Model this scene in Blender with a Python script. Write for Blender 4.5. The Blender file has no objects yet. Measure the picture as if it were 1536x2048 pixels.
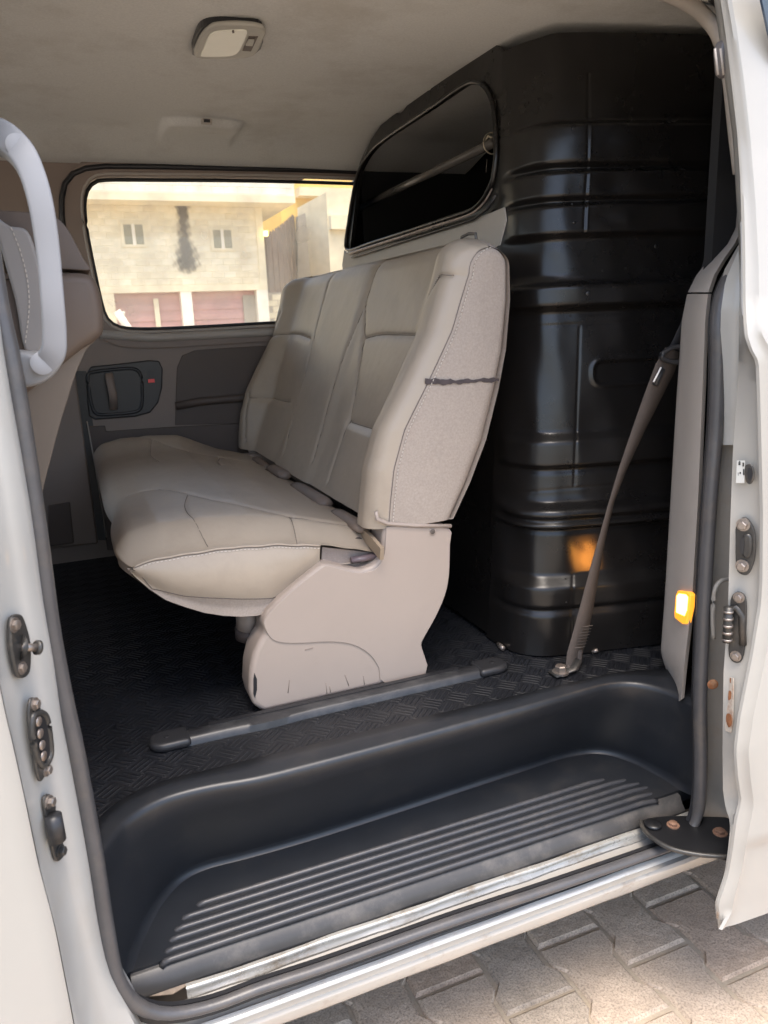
import bpy, bmesh, math, random
import numpy as np
from mathutils import Vector, Matrix
R_ = math.radians
random.seed(4)
SC = bpy.context.scene
COL = SC.collection

# ------------------------------------------------------------------ camera
CP = np.array([0.0, 0.0, 0.75]); F = 1518.0
PP = np.array([768.0, 1024.0])
_dx = np.array([4680-768.0, 484-1024.0, F]); _dx /= np.linalg.norm(_dx)
_dy = np.array([130-768.0, 672-1024.0, F]); _dy -= _dx*_dx.dot(_dy); _dy /= np.linalg.norm(_dy)
_dz = np.cross(_dy, _dx)
if _dz[1] > 0: _dz = -_dz
ROT = np.stack([_dx, _dy, _dz])
cam = bpy.data.cameras.new('camera'); co = bpy.data.objects.new('camera', cam); COL.objects.link(co)
m = Matrix.Identity(4)
for i in range(3):
    m[i][0] = ROT[i, 0]; m[i][1] = -ROT[i, 1]; m[i][2] = -ROT[i, 2]; m[i][3] = CP[i]
co.matrix_world = m
cam.sensor_fit = 'VERTICAL'; cam.sensor_height = 36.0; cam.lens = F/2048*36
cam.clip_start = 0.02; cam.clip_end = 800
cam.dof.use_dof = True; cam.dof.focus_distance = 1.7; cam.dof.aperture_fstop = 9.0
SC.camera = co

# ------------------------------------------------------------------ light
SUN_EL, SUN_AZ = R_(74), R_(196)      # azimuth from +Y (behind the van) towards +X
w = bpy.data.worlds.new("World"); SC.world = w; w.use_nodes = True
nt = w.node_tree
sky = nt.nodes.new('ShaderNodeTexSky'); sky.sky_type = 'NISHITA'; sky.sun_disc = False
sky.sun_elevation = SUN_EL; sky.sun_rotation = SUN_AZ
sky.air_density = 1.0; sky.dust_density = 3.0; sky.ozone_density = 0.6
bg = nt.nodes['Background']; bg.inputs[1].default_value = 0.15
nt.links.new(sky.outputs[0], bg.inputs[0])
sl = bpy.data.lights.new('sun', 'SUN'); sl.energy = 1.3; sl.angle = R_(35); sl.color = (1, .92, .82)
so = bpy.data.objects.new('sun', sl); COL.objects.link(so)
sd = Vector((math.sin(SUN_AZ)*math.cos(SUN_EL), math.cos(SUN_AZ)*math.cos(SUN_EL), math.sin(SUN_EL)))
so.rotation_euler = sd.to_track_quat('Z', 'Y').to_euler()
SC.view_settings.view_transform = 'Standard'; SC.view_settings.look = 'None'
SC.view_settings.gamma = 1.0; SC.view_settings.exposure = 1.68
try:
    SC.cycles.max_bounces = 10; SC.cycles.diffuse_bounces = 6; SC.cycles.glossy_bounces = 4
    SC.cycles.transparent_max_bounces = 12; SC.cycles.sample_clamp_indirect = 6
except Exception: pass

# ------------------------------------------------------------------ measuring helpers
def ray(u, v): return ROT @ np.array([u-PP[0], v-PP[1], F])
def at(u, v, ax, val):
    """point seen at photo pixel u,v that lies on the plane  axis=val"""
    r = ray(u, v); t = (val-CP[ax])/r[ax]; return Vector(CP+r*t)
def atp(u, v, P, N):
    r = ray(u, v); N = np.array(N, float); P = np.array(P, float)
    t = (P-CP).dot(N)/r.dot(N); return Vector(CP+r*t)
def interp(x, xs, ys): return float(np.interp(x, xs, ys))
def catmull(pts, n=8, closed=False):
    P = [Vector(p) for p in pts]; out = []; L = len(P)
    rng = range(L) if closed else range(L-1)
    for i in rng:
        p1 = P[i]; p2 = P[(i+1) % L]
        p0 = P[i-1] if (closed or i > 0) else p1*2-p2
        p3 = P[(i+2) % L] if (closed or i+2 < L) else p2*2-p1
        for k in range(n):
            t = k/n
            out.append(0.5*((2*p1)+(p2-p0)*t+(2*p0-5*p1+4*p2-p3)*t*t+(3*p1-p0-3*p2+p3)*t**3))
    if not closed: out.append(P[-1])
    return out
def resample(pts, n, closed=False):
    P = [Vector(p) for p in pts]
    if closed: P = P+[P[0]]
    d = [0]
    for a, b in zip(P, P[1:]): d.append(d[-1]+(b-a).length)
    T = np.linspace(0, d[-1], n+1 if closed else n)
    if closed: T = T[:-1]
    A = np.array([list(p) for p in P]); out = []
    cols = [np.interp(T, d, A[:, k]) for k in range(A.shape[1])]
    return [Vector(c) for c in zip(*cols)]
def smoothstep(a, b, x):
    t = np.clip((x-a)/(b-a), 0, 1); return t*t*(3-2*t)
def seg_dist(X, Y, poly):
    D = np.full(X.shape, 1e9)
    for (ax, ay), (bx, by) in zip(poly, poly[1:]):
        vx, vy = bx-ax, by-ay; L2 = vx*vx+vy*vy+1e-12
        t = np.clip(((X-ax)*vx+(Y-ay)*vy)/L2, 0, 1)
        D = np.minimum(D, np.hypot(X-ax-t*vx, Y-ay-t*vy))
    return D

# ------------------------------------------------------------------ materials
def mat(name, col, rough=.5, metal=0., var=.08, vscale=6., bump=0., bscale=60., spec=.5, coat=0., emit=None, estr=0.,
        dirt=None, dscale=4., damt=.5, bump2=0., b2scale=8., dlo=.5):
    M = bpy.data.materials.new(name); M.use_nodes = True; t = M.node_tree; n = t.nodes; l = t.links
    b = n['Principled BSDF']
    b.inputs['Roughness'].default_value = rough; b.inputs['Metallic'].default_value = metal
    b.inputs['Specular IOR Level'].default_value = spec; b.inputs['Coat Weight'].default_value = coat
    b.inputs['Coat Roughness'].default_value = .08
    tc = n.new('ShaderNodeTexCoord')
    nz = n.new('ShaderNodeTexNoise'); nz.inputs['Scale'].default_value = vscale; nz.inputs['Detail'].default_value = 6
    nz.inputs['Roughness'].default_value = .65
    l.new(tc.outputs['Object'], nz.inputs['Vector'])
    mx = n.new('ShaderNodeMix'); mx.data_type = 'RGBA'
    mr = n.new('ShaderNodeMapRange'); mr.inputs[1].default_value = .3; mr.inputs[2].default_value = .7
    l.new(nz.outputs[0], mr.inputs[0]); l.new(mr.outputs[0], mx.inputs['Factor'])
    c = col
    mx.inputs['A'].default_value = (c[0]*(1-var), c[1]*(1-var), c[2]*(1-var), 1)
    mx.inputs['B'].default_value = (min(1, c[0]*(1+var)), min(1, c[1]*(1+var)), min(1, c[2]*(1+var)), 1)
    out = mx.outputs['Result']
    if dirt:
        n2 = n.new('ShaderNodeTexNoise'); n2.inputs['Scale'].default_value = dscale; n2.inputs['Detail'].default_value = 8
        n2.inputs['Roughness'].default_value = .7
        l.new(tc.outputs['Object'], n2.inputs['Vector'])
        r2 = n.new('ShaderNodeMapRange'); r2.inputs[1].default_value = dlo; r2.inputs[2].default_value = dlo+.22; r2.inputs[4].default_value = damt
        l.new(n2.outputs[0], r2.inputs[0])
        m2 = n.new('ShaderNodeMix'); m2.data_type = 'RGBA'; m2.inputs['B'].default_value = (*dirt, 1)
        l.new(r2.outputs[0], m2.inputs['Factor']); l.new(out, m2.inputs['A']); out = m2.outputs['Result']
    l.new(out, b.inputs['Base Color'])
    rr = n.new('ShaderNodeMapRange'); rr.inputs[3].default_value = max(0.02, rough-.06); rr.inputs[4].default_value = min(1, rough+.06)
    l.new(nz.outputs[0], rr.inputs[0]); l.new(rr.outputs[0], b.inputs['Roughness'])
    last = None
    for s, sc_ in ((bump2, b2scale), (bump, bscale)):
        if s > 0:
            n3 = n.new('ShaderNodeTexNoise'); n3.inputs['Scale'].default_value = sc_; n3.inputs['Detail'].default_value = 3
            l.new(tc.outputs['Object'], n3.inputs['Vector'])
            bp = n.new('ShaderNodeBump'); bp.inputs['Strength'].default_value = s; bp.inputs['Distance'].default_value = .5/sc_
            l.new(n3.outputs[0], bp.inputs['Height'])
            if last: l.new(last.outputs[0], bp.inputs['Normal'])
            last = bp
    if last: l.new(last.outputs[0], b.inputs['Normal'])
    if emit:
        b.inputs['Emission Color'].default_value = (*emit, 1); b.inputs['Emission Strength'].default_value = estr
    return M
def glass_mat(name, tint=(1, 1, 1), dirt=.04, gloss=.9):
    M = bpy.data.materials.new(name); M.use_nodes = True; t = M.node_tree; n = t.nodes; l = t.links
    n.remove(n['Principled BSDF']); o = n['Material Output']
    tr = n.new('ShaderNodeBsdfTransparent'); tr.inputs[0].default_value = (*tint, 1)
    gl = n.new('ShaderNodeBsdfGlossy'); gl.inputs['Roughness'].default_value = .02
    fr = n.new('ShaderNodeFresnel'); fr.inputs[0].default_value = 1.45
    a = n.new('ShaderNodeMixShader'); l.new(fr.outputs[0], a.inputs[0]); l.new(tr.outputs[0], a.inputs[1]); l.new(gl.outputs[0], a.inputs[2])
    df = n.new('ShaderNodeBsdfDiffuse'); df.inputs[0].default_value = (.85, .8, .68, 1)
    tl = n.new('ShaderNodeBsdfTranslucent'); tl.inputs[0].default_value = (.9, .85, .72, 1)
    ad = n.new('ShaderNodeMixShader'); ad.inputs[0].default_value = .5; l.new(df.outputs[0], ad.inputs[1]); l.new(tl.outputs[0], ad.inputs[2])
    nz = n.new('ShaderNodeTexNoise'); nz.inputs['Scale'].default_value = 9; nz.inputs['Detail'].default_value = 6
    tc = n.new('ShaderNodeTexCoord'); l.new(tc.outputs['Object'], nz.inputs['Vector'])
    mr = n.new('ShaderNodeMapRange'); mr.inputs[1].default_value = .3; mr.inputs[2].default_value = .8; mr.inputs[3].default_value = dirt*.5; mr.inputs[4].default_value = dirt*2
    l.new(nz.outputs[0], mr.inputs[0])
    b = n.new('ShaderNodeMixShader'); l.new(mr.outputs[0], b.inputs[0]); l.new(a.outputs[0], b.inputs[1]); l.new(ad.outputs[0], b.inputs[2])
    l.new(b.outputs[0], o.inputs[0]); return M
def mathn(t, op, a, b=None):
    q = t.nodes.new('ShaderNodeMath'); q.operation = op
    for i, x in enumerate((a, b)):
        if x is None: continue
        if isinstance(x, (int, float)): q.inputs[i].default_value = x
        else: t.links.new(x, q.inputs[i])
    return q.outputs[0]

K = {}
K['paint'] = mat('champagne_paint', (.39, .375, .34), .32, .0, .02, 3, coat=.5, bump2=.02, b2scale=3)
K['jamb'] = mat('jamb_paint', (.42, .415, .39), .3, .0, .04, 5, coat=.4, dirt=(.38, .34, .28), dscale=7, damt=.35, dlo=.56)
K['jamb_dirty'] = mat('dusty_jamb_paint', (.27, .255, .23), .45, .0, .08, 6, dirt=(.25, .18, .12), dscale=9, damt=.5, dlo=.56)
K['sill'] = mat('sill_paint', (.54, .52, .48), .25, .1, .03, 5, coat=.5, dirt=(.28, .2, .13), dscale=18, damt=.7, dlo=.56)
K['dirt'] = mat('brown_dirt', (.23, .18, .135), .8, 0, .3, 30, bump=.3, bscale=120, dirt=(.12, .06, .03), dscale=25, damt=.8)
K['seal'] = mat('door_seal_rubber', (.075, .073, .075), .36, 0, .12, 20, bump=.08, bscale=150, dirt=(.15, .125, .10), dscale=12, damt=.45, dlo=.5)
K['seal_black'] = mat('black_rubber', (.02, .02, .022), .4, 0, .1, 30)
K['step'] = mat('step_plastic', (.017, .019, .023), .36, 0, .10, 10, bump=.10, bscale=900, dirt=(.07, .063, .056), dscale=11, damt=.3, dlo=.53)
K['rib'] = mat('highlit_rib_plastic', (.048, .049, .054), .38, 0, .15, 10, bump=.1, bscale=700, dirt=(.11, .10, .09), dscale=14, damt=.5, dlo=.5)  # lighter than the step: sky highlight put into the rib colour
K['leather'] = mat('beige_leather', (.40, .332, .258), .38, 0, .04, 5, bump=.12, bscale=420, bump2=.07, b2scale=11, dirt=(.26, .205, .155), dscale=4, damt=.4, dlo=.50)
K['fabric'] = mat('beige_fabric', (.40, .34, .29), .95, 0, .12, 240, bump=.35, bscale=700, spec=.15, dirt=(.29, .24, .20), dscale=4, damt=.45, dlo=.5)
K['fabric_dark'] = mat('taupe_fabric', (.30, .25, .22), .95, 0, .12, 240, bump=.3, bscale=700, spec=.15)
K['thread'] = mat('pale_thread', (.62, .56, .49), .8)
K['seamdark'] = mat('dark_seam', (.12, .10, .085), .9)
K['seamsoft'] = mat('seam_crease_shade', (.17, .145, .12), .9)  # dark line colour standing in for the shade in seam creases
K['cream'] = mat('cream_plastic', (.40, .33, .28), .42, 0, .03, 4, bump=.05, bscale=600, dirt=(.33, .27, .22), dscale=11, damt=.5, dlo=.6)
K['marker'] = mat('dark_marker', (.07, .055, .055), .8, 0, .3, 60)
K['headliner'] = mat('headliner_fabric', (.67, .665, .635), .98, 0, .08, 220, bump=.25, bscale=600, spec=.1, dirt=(.44, .41, .36), dscale=3.5, damt=.5, dlo=.50)
K['trim'] = mat('taupe_trim', (.24, .19, .16), .5, 0, .05, 5, bump=.06, bscale=500)
K['trim_light'] = mat('greige_trim', (.44, .40, .36), .5, 0, .04, 5, bump=.06, bscale=500, dirt=(.33, .29, .25), dscale=6, damt=.3)
K['trim_dark'] = mat('dark_taupe_trim', (.095, .072, .060), .55, 0, .06, 6)
K['black_plastic'] = mat('black_plastic', (.025, .025, .027), .4, 0, .08, 12)
K['black_metal'] = mat('black_pressed_sheet', (.010, .0088, .0082), .28, 0, .10, 4, spec=.5, bump2=.05, b2scale=5, dirt=(.015, .014, .013), dscale=5, damt=.4)
K['dark_lining'] = mat('blackened_cargo_lining', (.012, .012, .013), .7)  # near black, so the load space's darkness is in the wall colour
K['pillar_black'] = mat('black_tube_paint', (.12, .11, .10), .25, 0, .1, 8)
K['white_trim'] = mat('grey_white_handle', (.29, .295, .31), .55, 0, .02, 6, bump=.04, bscale=500)
K['lamp_lens'] = mat('milky_lens', (.80, .80, .70), .25, 0, .02, 20)
K['lamp_body'] = mat('grey_beige_lamp_body', (.40, .385, .34), .45, 0, .03, 10)
K['steel'] = mat('worn_steel', (.32, .28, .25), .42, .8, .2, 30, dirt=(.20, .10, .05), dscale=30, damt=.6, dlo=.55)
K['darksteel'] = mat('grimy_black_steel', (.05, .048, .045), .38, .3, .2, 30, dirt=(.18, .15, .12), dscale=22, damt=.6, dlo=.5)
K['armblack'] = mat('oily_black_arm', (.012, .012, .013), .33, 0, .2, 20, dirt=(.06, .05, .045), dscale=24, damt=.5, dlo=.58)
K['rustbolt'] = mat('rusty_bolt', (.26, .15, .10), .6, .3, .3, 60)
K['rust'] = mat('rust', (.30, .12, .05), .9, 0, .4, 60, dirt=(.5, .35, .22), dscale=40, damt=.6)
K['brass'] = mat('pale_zip_tie', (.55, .48, .36), .4, .1)
K['webbing'] = mat('brown_webbing', (.085, .068, .058), .85, 0, .1, 60, bump=.3, bscale=500)
K['webbing_dark'] = mat('dark_webbing', (.045, .043, .045), .8, 0, .1, 60, bump=.3, bscale=500)
K['red'] = mat('red_indicator', (1.0, .10, .10), .4)
K['amber_rim'] = mat('amber_lens_rim', (.75, .30, .04), .35, emit=(1, .33, .02), estr=.45)
K['amber'] = mat('amber_lamp', (.9, .5, .1), .3, emit=(1, .55, .10), estr=3.2)
K['label'] = mat('pale_label', (.60, .60, .56), .5)
K['ink'] = mat('black_ink', (.03, .03, .03), .6)
K['paver'] = mat('concrete_paver', (.50, .40, .305), .95, 0, .22, 9, bump=.6, bscale=260, spec=.2, dirt=(.17, .14, .115), dscale=210, damt=.9, dlo=.47, bump2=.3, b2scale=40)
K['paver_b'] = mat('reddish_concrete_paver', (.50, .38, .28), .95, 0, .22, 9, bump=.6, bscale=260, spec=.2, dirt=(.18, .135, .105), dscale=210, damt=.9, dlo=.47, bump2=.3, b2scale=40)
K['paver_c'] = mat('grey_concrete_paver', (.44, .365, .285), .95, 0, .25, 11, bump=.6, bscale=260, spec=.2, dirt=(.15, .13, .11), dscale=210, damt=.9, dlo=.46, bump2=.3, b2scale=40)
K['sand'] = mat('joint_sand', (.42, .35, .265), 1, 0, .15, 30, bump=.5, bscale=200, spec=.1)
K['earth'] = mat('dusty_ground', (.40, .34, .26), 1, 0, .15, 2, spec=.1)
K['block'] = mat('cream_concrete_block', (.80, .74, .57), .95, 0, .10, 2, spec=.2)
K['block_w'] = mat('pale_concrete_block', (.84, .83, .74), .95, 0, .08, 2, spec=.2)
K['render_c'] = mat('cream_render', (.82, .75, .56), .95, 0, .08, 1.2, spec=.2)
K['render_y'] = mat('yellow_render', (.80, .56, .18), .95, 0, .08, 1.2, spec=.2)
K['render_g'] = mat('grey_concrete', (.42, .39, .33), .95, 0, .10, 1.5, spec=.2)
K['shed'] = mat('brown_corrugated_sheet', (.20, .155, .125), .8, 0, .25, 1.5)
K['roller'] = mat('hazed_red_roller_door', (.56, .34, .32), .7, 0, .12, 1.5)  # red paled to put haze into the door colour
K['white_post'] = mat('whitewashed_concrete', (.85, .82, .72), .9, 0, .05, 3)
K['win_dark'] = mat('dim_window_pane', (.26, .25, .17), .3)
K['soot'] = mat('soot', (.12, .11, .10), 1, 0, .3, 3, spec=.1)
K['seat_rear'] = mat('shaded_seat_rear', (.12, .088, .068), .5, 0, .05, 6, bump=.1, bscale=500)  # the seat's beige darkened to paint in the shade on its rear
K['grip'] = K['white_trim']
K['glass'] = glass_mat('dusty_window_glass', (1, .97, .92), .17)
K['glass_dark'] = glass_mat('dark_window_glass', (.55, .55, .58), .004)
K['bulb'] = mat('warm_wall_lamp', (.9, .7, .2), .3, emit=(1, .7, .2), estr=3)

# checker-plate mat
def mat_checker():
    M = mat('checker_plate_mat', (.011, .012, .015), .42, 0, .15, 6, dirt=(.045, .042, .04), dscale=5, damt=.3, dlo=.55)
    t = M.node_tree; b = t.nodes['Principled BSDF']
    tc = t.nodes.new('ShaderNodeTexCoord'); sp = t.nodes.new('ShaderNodeSeparateXYZ'); t.links.new(tc.outputs['Object'], sp.inputs[0])
    s = 17.0
    a = mathn(t, 'MULTIPLY', mathn(t, 'ADD', sp.outputs[0], sp.outputs[1]), s)
    c = mathn(t, 'MULTIPLY', mathn(t, 'SUBTRACT', sp.outputs[0], sp.outputs[1]), s)
    ch = mathn(t, 'MODULO', mathn(t, 'ABSOLUTE', mathn(t, 'ADD', mathn(t, 'FLOOR', a), mathn(t, 'FLOOR', c))), 2.0)
    ich = mathn(t, 'SUBTRACT', 1.0, ch)
    def bars(p, q):
        wv = mathn(t, 'MAXIMUM', mathn(t, 'COSINE', mathn(t, 'MULTIPLY', p, 2*math.pi*4)), 0.0)
        fr = mathn(t, 'ABSOLUTE', mathn(t, 'SUBTRACT', mathn(t, 'FRACT', q), .5))
        win = mathn(t, 'MINIMUM', mathn(t, 'MULTIPLY', mathn(t, 'MAXIMUM', mathn(t, 'SUBTRACT', .47, fr), 0.0), 10.0), 1.0)
        return mathn(t, 'MULTIPLY', wv, win)
    h = mathn(t, 'ADD', mathn(t, 'MULTIPLY', bars(a, c), ch), mathn(t, 'MULTIPLY', bars(c, a), ich))
    bp = t.nodes.new('ShaderNodeBump'); bp.inputs['Strength'].default_value = .55; bp.inputs['Distance'].default_value = .004
    t.links.new(h, bp.inputs['Height']); t.links.new(bp.outputs[0], b.inputs['Normal'])
    return M
K['mat'] = mat_checker()

# ------------------------------------------------------------------ object helpers
def put(o, parent=None):
    COL.objects.link(o)
    if parent is not None:
        o.parent = parent
        if parent.parent is None: o.matrix_parent_inverse = Matrix.Translation(-parent.location)
    return o
def mesh(name, verts, faces, m, parent=None, smooth=False, bevel=0, seg=2, solid=0, sharp=None):
    me = bpy.data.meshes.new(name); me.from_pydata([tuple(v) for v in verts], [], faces); me.validate()
    bm = bmesh.new(); bm.from_mesh(me)
    bmesh.ops.recalc_face_normals(bm, faces=bm.faces[:])
    bm.to_mesh(me); bm.free()
    me.materials.append(m)
    o = bpy.data.objects.new(name, me); put(o, parent)
    if smooth:
        for p in me.polygons: p.use_smooth = True
    if solid:
        s = o.modifiers.new('thick', 'SOLIDIFY'); s.thickness = solid; s.offset = -1
    if bevel:
        b = o.modifiers.new('round', 'BEVEL'); b.width = bevel; b.segments = seg; b.limit_method = 'ANGLE'; b.angle_limit = R_(35)
        b.harden_normals = False
        for p in me.polygons: p.use_smooth = True
    if sharp or bevel:
        try: me.set_sharp_from_angle(angle=R_(sharp or 40))
        except Exception: pass
    return o
def thing(name, label, cat, loc=(0, 0, 0), group=None):
    o = bpy.data.objects.new(name, None); COL.objects.link(o); o.location = loc; o.empty_display_size = .1
    o['label'] = label; o['category'] = cat
    if group: o['group'] = group
    return o
def grid(name, rows, m, parent=None, smooth=True, closed_u=False, closed_v=False, caps=False, solid=0, sharp=None):
    nr = len(rows); nc = len(rows[0]); V = [p for r in rows for p in r]; Fc = []
    for i in range(nr if closed_v else nr-1):
        for j in range(nc if closed_u else nc-1):
            a = i*nc+j; b = i*nc+(j+1) % nc; c = ((i+1) % nr)*nc+(j+1) % nc; d = ((i+1) % nr)*nc+j
            Fc.append((a, b, c, d))
    if caps:
        Fc.append(tuple(range(nc))[::-1]); Fc.append(tuple((nr-1)*nc+j for j in range(nc)))
    return mesh(name, V, Fc, m, parent, smooth, solid=solid, sharp=sharp)
def box(name, lo, hi, m, parent=None, bevel=0, seg=2):
    x0, y0, z0 = lo; x1, y1, z1 = hi
    V = [(x0, y0, z0), (x1, y0, z0), (x1, y1, z0), (x0, y1, z0), (x0, y0, z1), (x1, y0, z1), (x1, y1, z1), (x0, y1, z1)]
    Fc = [(0, 3, 2, 1), (4, 5, 6, 7), (0, 1, 5, 4), (1, 2, 6, 5), (2, 3, 7, 6), (3, 0, 4, 7)]
    return mesh(name, V, Fc, m, parent, bevel=bevel, seg=seg)
def prism(name, pts, vec, m, parent=None, bevel=0, seg=2, sharp=None):
    """closed outline (3-D points) extruded by vec"""
    n = len(pts); vec = Vector(vec); P = [Vector(p) for p in pts]
    V = P+[p+vec for p in P]
    Fc = [tuple(range(n)), tuple(range(n, 2*n))[::-1]]+[(i, (i+1) % n, (i+1) % n+n, i+n) for i in range(n)]
    return mesh(name, V, Fc, m, parent, bevel=bevel, seg=seg, sharp=sharp)
def plate_hole(name, outer, inner, vec, m, parent=None, bevel=0):
    bm = bmesh.new(); vec = Vector(vec); es = []
    for loop in (outer, inner):
        vs = [bm.verts.new(p) for p in loop]
        for a, b in zip(vs, vs[1:]+vs[:1]): es.append(bm.edges.new((a, b)))
    bmesh.ops.triangle_fill(bm, use_beauty=True, use_dissolve=False, edges=es)
    r = bmesh.ops.extrude_face_region(bm, geom=bm.faces[:])
    bmesh.ops.translate(bm, vec=vec, verts=[v for v in r['geom'] if isinstance(v, bmesh.types.BMVert)])
    bmesh.ops.recalc_face_normals(bm, faces=bm.faces[:])
    me = bpy.data.meshes.new(name); bm.to_mesh(me); bm.free(); me.materials.append(m)
    o = bpy.data.objects.new(name, me); put(o, parent)
    if bevel:
        b = o.modifiers.new('round', 'BEVEL'); b.width = bevel; b.segments = 2; b.limit_method = 'ANGLE'; b.angle_limit = R_(50)
    return o
def sweep(name, path, prof, m, parent=None, closed=False, up=(0, 0, 1), scale=None, smooth=True, caps=True, sharp=None, twist=None):
    """profile = [(a,b)..] in (side, up) frame swept along path"""
    P = [Vector(p) for p in path]; rows = []; up = Vector(up)
    n = len(P)
    for i, p in enumerate(P):
        a = P[i-1] if (closed or i > 0) else P[0]; b = P[(i+1) % n] if (closed or i < n-1) else P[-1]
        T = (b-a).normalized(); S = T.cross(up)
        if S.length < 1e-4: S = T.cross(Vector((1, 0, 0)))
        S.normalize(); U = S.cross(T).normalized()
        if twist:
            q = Matrix.Rotation(twist[i], 3, T); S = q @ S; U = q @ U
        k = scale[i] if scale else 1
        rows.append([p+S*x*k+U*y*k for x, y in prof])
    return grid(name, rows, m, parent, smooth, closed_u=True, closed_v=closed, caps=caps and not closed, sharp=sharp)
def circ(r, n=12, ry=None): return [(r*math.cos(2*math.pi*i/n), (ry or r)*math.sin(2*math.pi*i/n)) for i in range(n)]
def tube(name, path, r, m, parent=None, n=12, closed=False, ry=None, up=(0, 0, 1), scale=None):
    return sweep(name, path, circ(r, n, ry), m, parent, closed, up, scale)
def cyl(name, c, axis, r, h, m, parent=None, n=20, bevel=.001, r2=None):
    """lathe: axis vector, base centre c"""
    A = Vector(axis).normalized(); X = A.orthogonal().normalized(); Y = A.cross(X); c = Vector(c)
    bv = min(bevel, h*.4, r*.4); r2 = r if r2 is None else r2
    pr = [(0, 0), (r-bv, 0), (r, bv), (r2, h-bv), (r2-bv, h), (0, h)]
    rows = [[c+A*z+(X*math.cos(2*math.pi*i/n)+Y*math.sin(2*math.pi*i/n))*max(q, 1e-5) for i in range(n)] for q, z in pr]
    return grid(name, rows, m, parent, True, closed_u=True, caps=True, sharp=50)
def hexbolt(name, c, axis, r, h, m, parent=None):
    A = Vector(axis).normalized(); X = A.orthogonal().normalized(); Y = A.cross(X); c = Vector(c)
    V = []; Fc = []
    def ring(rad, z, n): 
        s = len(V)
        for i in range(n): V.append(c+A*z+(X*math.cos(2*math.pi*i/n)+Y*math.sin(2*math.pi*i/n))*rad)
        return list(range(s, s+n))
    def cap(l): Fc.append(tuple(l))
    def side(a, b):
        n = len(a)
        for i in range(n): Fc.append((a[i], a[(i+1) % n], b[(i+1) % n], b[i]))
    a = ring(r*1.45, 0, 12); b = ring(r*1.45, h*.25, 12); side(a, b); cap(a[::-1]); cap(b)
    a = ring(r, h*.25, 6); b = ring(r, h*.9, 6); d = ring(r*.8, h, 6); side(a, b); side(b, d); cap(d)
    return mesh(name, V, Fc, m, parent, sharp=30)
def pxpoly(name, px, P, N, depth, m, parent=None, bevel=0, seg=2, smoothpts=0, towards=True, sharp=None):
    """outline read off the photograph, standing on the real plane (P,N), given its real thickness"""
    N = Vector(N).normalized()
    if N.dot(Vector(CP)-Vector(P)) < 0: N = -N
    pts = [atp(u, v, P, N) for u, v in px]
    if smoothpts: pts = catmull(pts, smoothpts, True)
    return prism(name, pts, N*depth*(1 if towards else -1), m, parent, bevel, seg, sharp)
def rrect(cx, cy, w_, h_, r, n=5):
    out = []
    for sx, sy, a0 in ((1, 1, 0), (-1, 1, 90), (-1, -1, 180), (1, -1, 270)):
        for k in range(n+1):
            a = R_(a0+90*k/n); out.append((cx+sx*(w_/2-r)+r*math.cos(a), cy+sy*(h_/2-r)+r*math.sin(a)))
    return out

# ================================================================== GROUND
def struct(o): o['kind'] = 'structure'; return o
GZ = -0.65
gnd = struct(mesh('ground', [(-300, -300, GZ-.012), (300, -300, GZ-.012), (300, 300, GZ-.012), (-300, 300, GZ-.012)], [(0, 1, 2, 3)], K['earth']))
bed = struct(mesh('pavement', [(-3.2, -2.2, GZ-.007), (5.2, -2.2, GZ-.007), (5.2, 3.4, GZ-.007), (-3.2, 3.4, GZ-.007)], [(0, 1, 2, 3)], K['sand']))
def paver_mesh():
    wl, ww, L = .0865, .0665, .238
    h = L/2; a, b = .045, .070; g = .0038
    side = [(wl, -h), (wl, -b), (ww, -a), (ww, a), (wl, b), (wl, h)]
    pts = [(x-g, y*(1-g/h)) for x, y in side]+[(-(x-g), y*(1-g/h)) for x, y in reversed(side)]
    V = []; n = len(pts); c = .007
    for z, k in ((-.03, 0), (-.006, 0), (0, c)):
        for x, y in pts: V.append((x-math.copysign(k, x), y*(1-k/h), z))
    Fc = [tuple(range(2*n, 3*n))]
    for r in range(2):
        for i in range(n): Fc.append((r*n+i, r*n+(i+1) % n, (r+1)*n+(i+1) % n, (r+1)*n+i))
    out = []
    for m_ in (K['paver'], K['paver_b'], K['paver_c']):
        me = bpy.data.meshes.new('paver'); me.from_pydata(V, [], Fc); me.materials.append(m_); out.append(me)
    return out
pm = paver_mesh(); rnd = random.Random(7); np_ = 0
for i in range(-3, 17):
    cx = .596+.1545*(i-2) 
    for j in range(-4, 5):
        cy = 1.22-.119+.238*j+(.119 if (i % 2) else 0)
        if cx > 2.6 or cy > 2.2 or cy < -.1: continue
        k = rnd.random(); me = pm[0 if k < .5 else (1 if k < .72 else 2)]
        o = bpy.data.objects.new('paver', me); COL.objects.link(o); o.parent = bed
        o.location = (cx, cy, GZ+rnd.uniform(-.002, .002)); o.rotation_euler = (rnd.uniform(-.008, .008), rnd.uniform(-.008, .008), rnd.uniform(-.006, .006)); np_ += 1
E2 = None

# ================================================================== VAN BODY
van = thing('van', 'champagne white van seen through its open side doorway, beige interior', 'van', (.5, 1.9, GZ))
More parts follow.
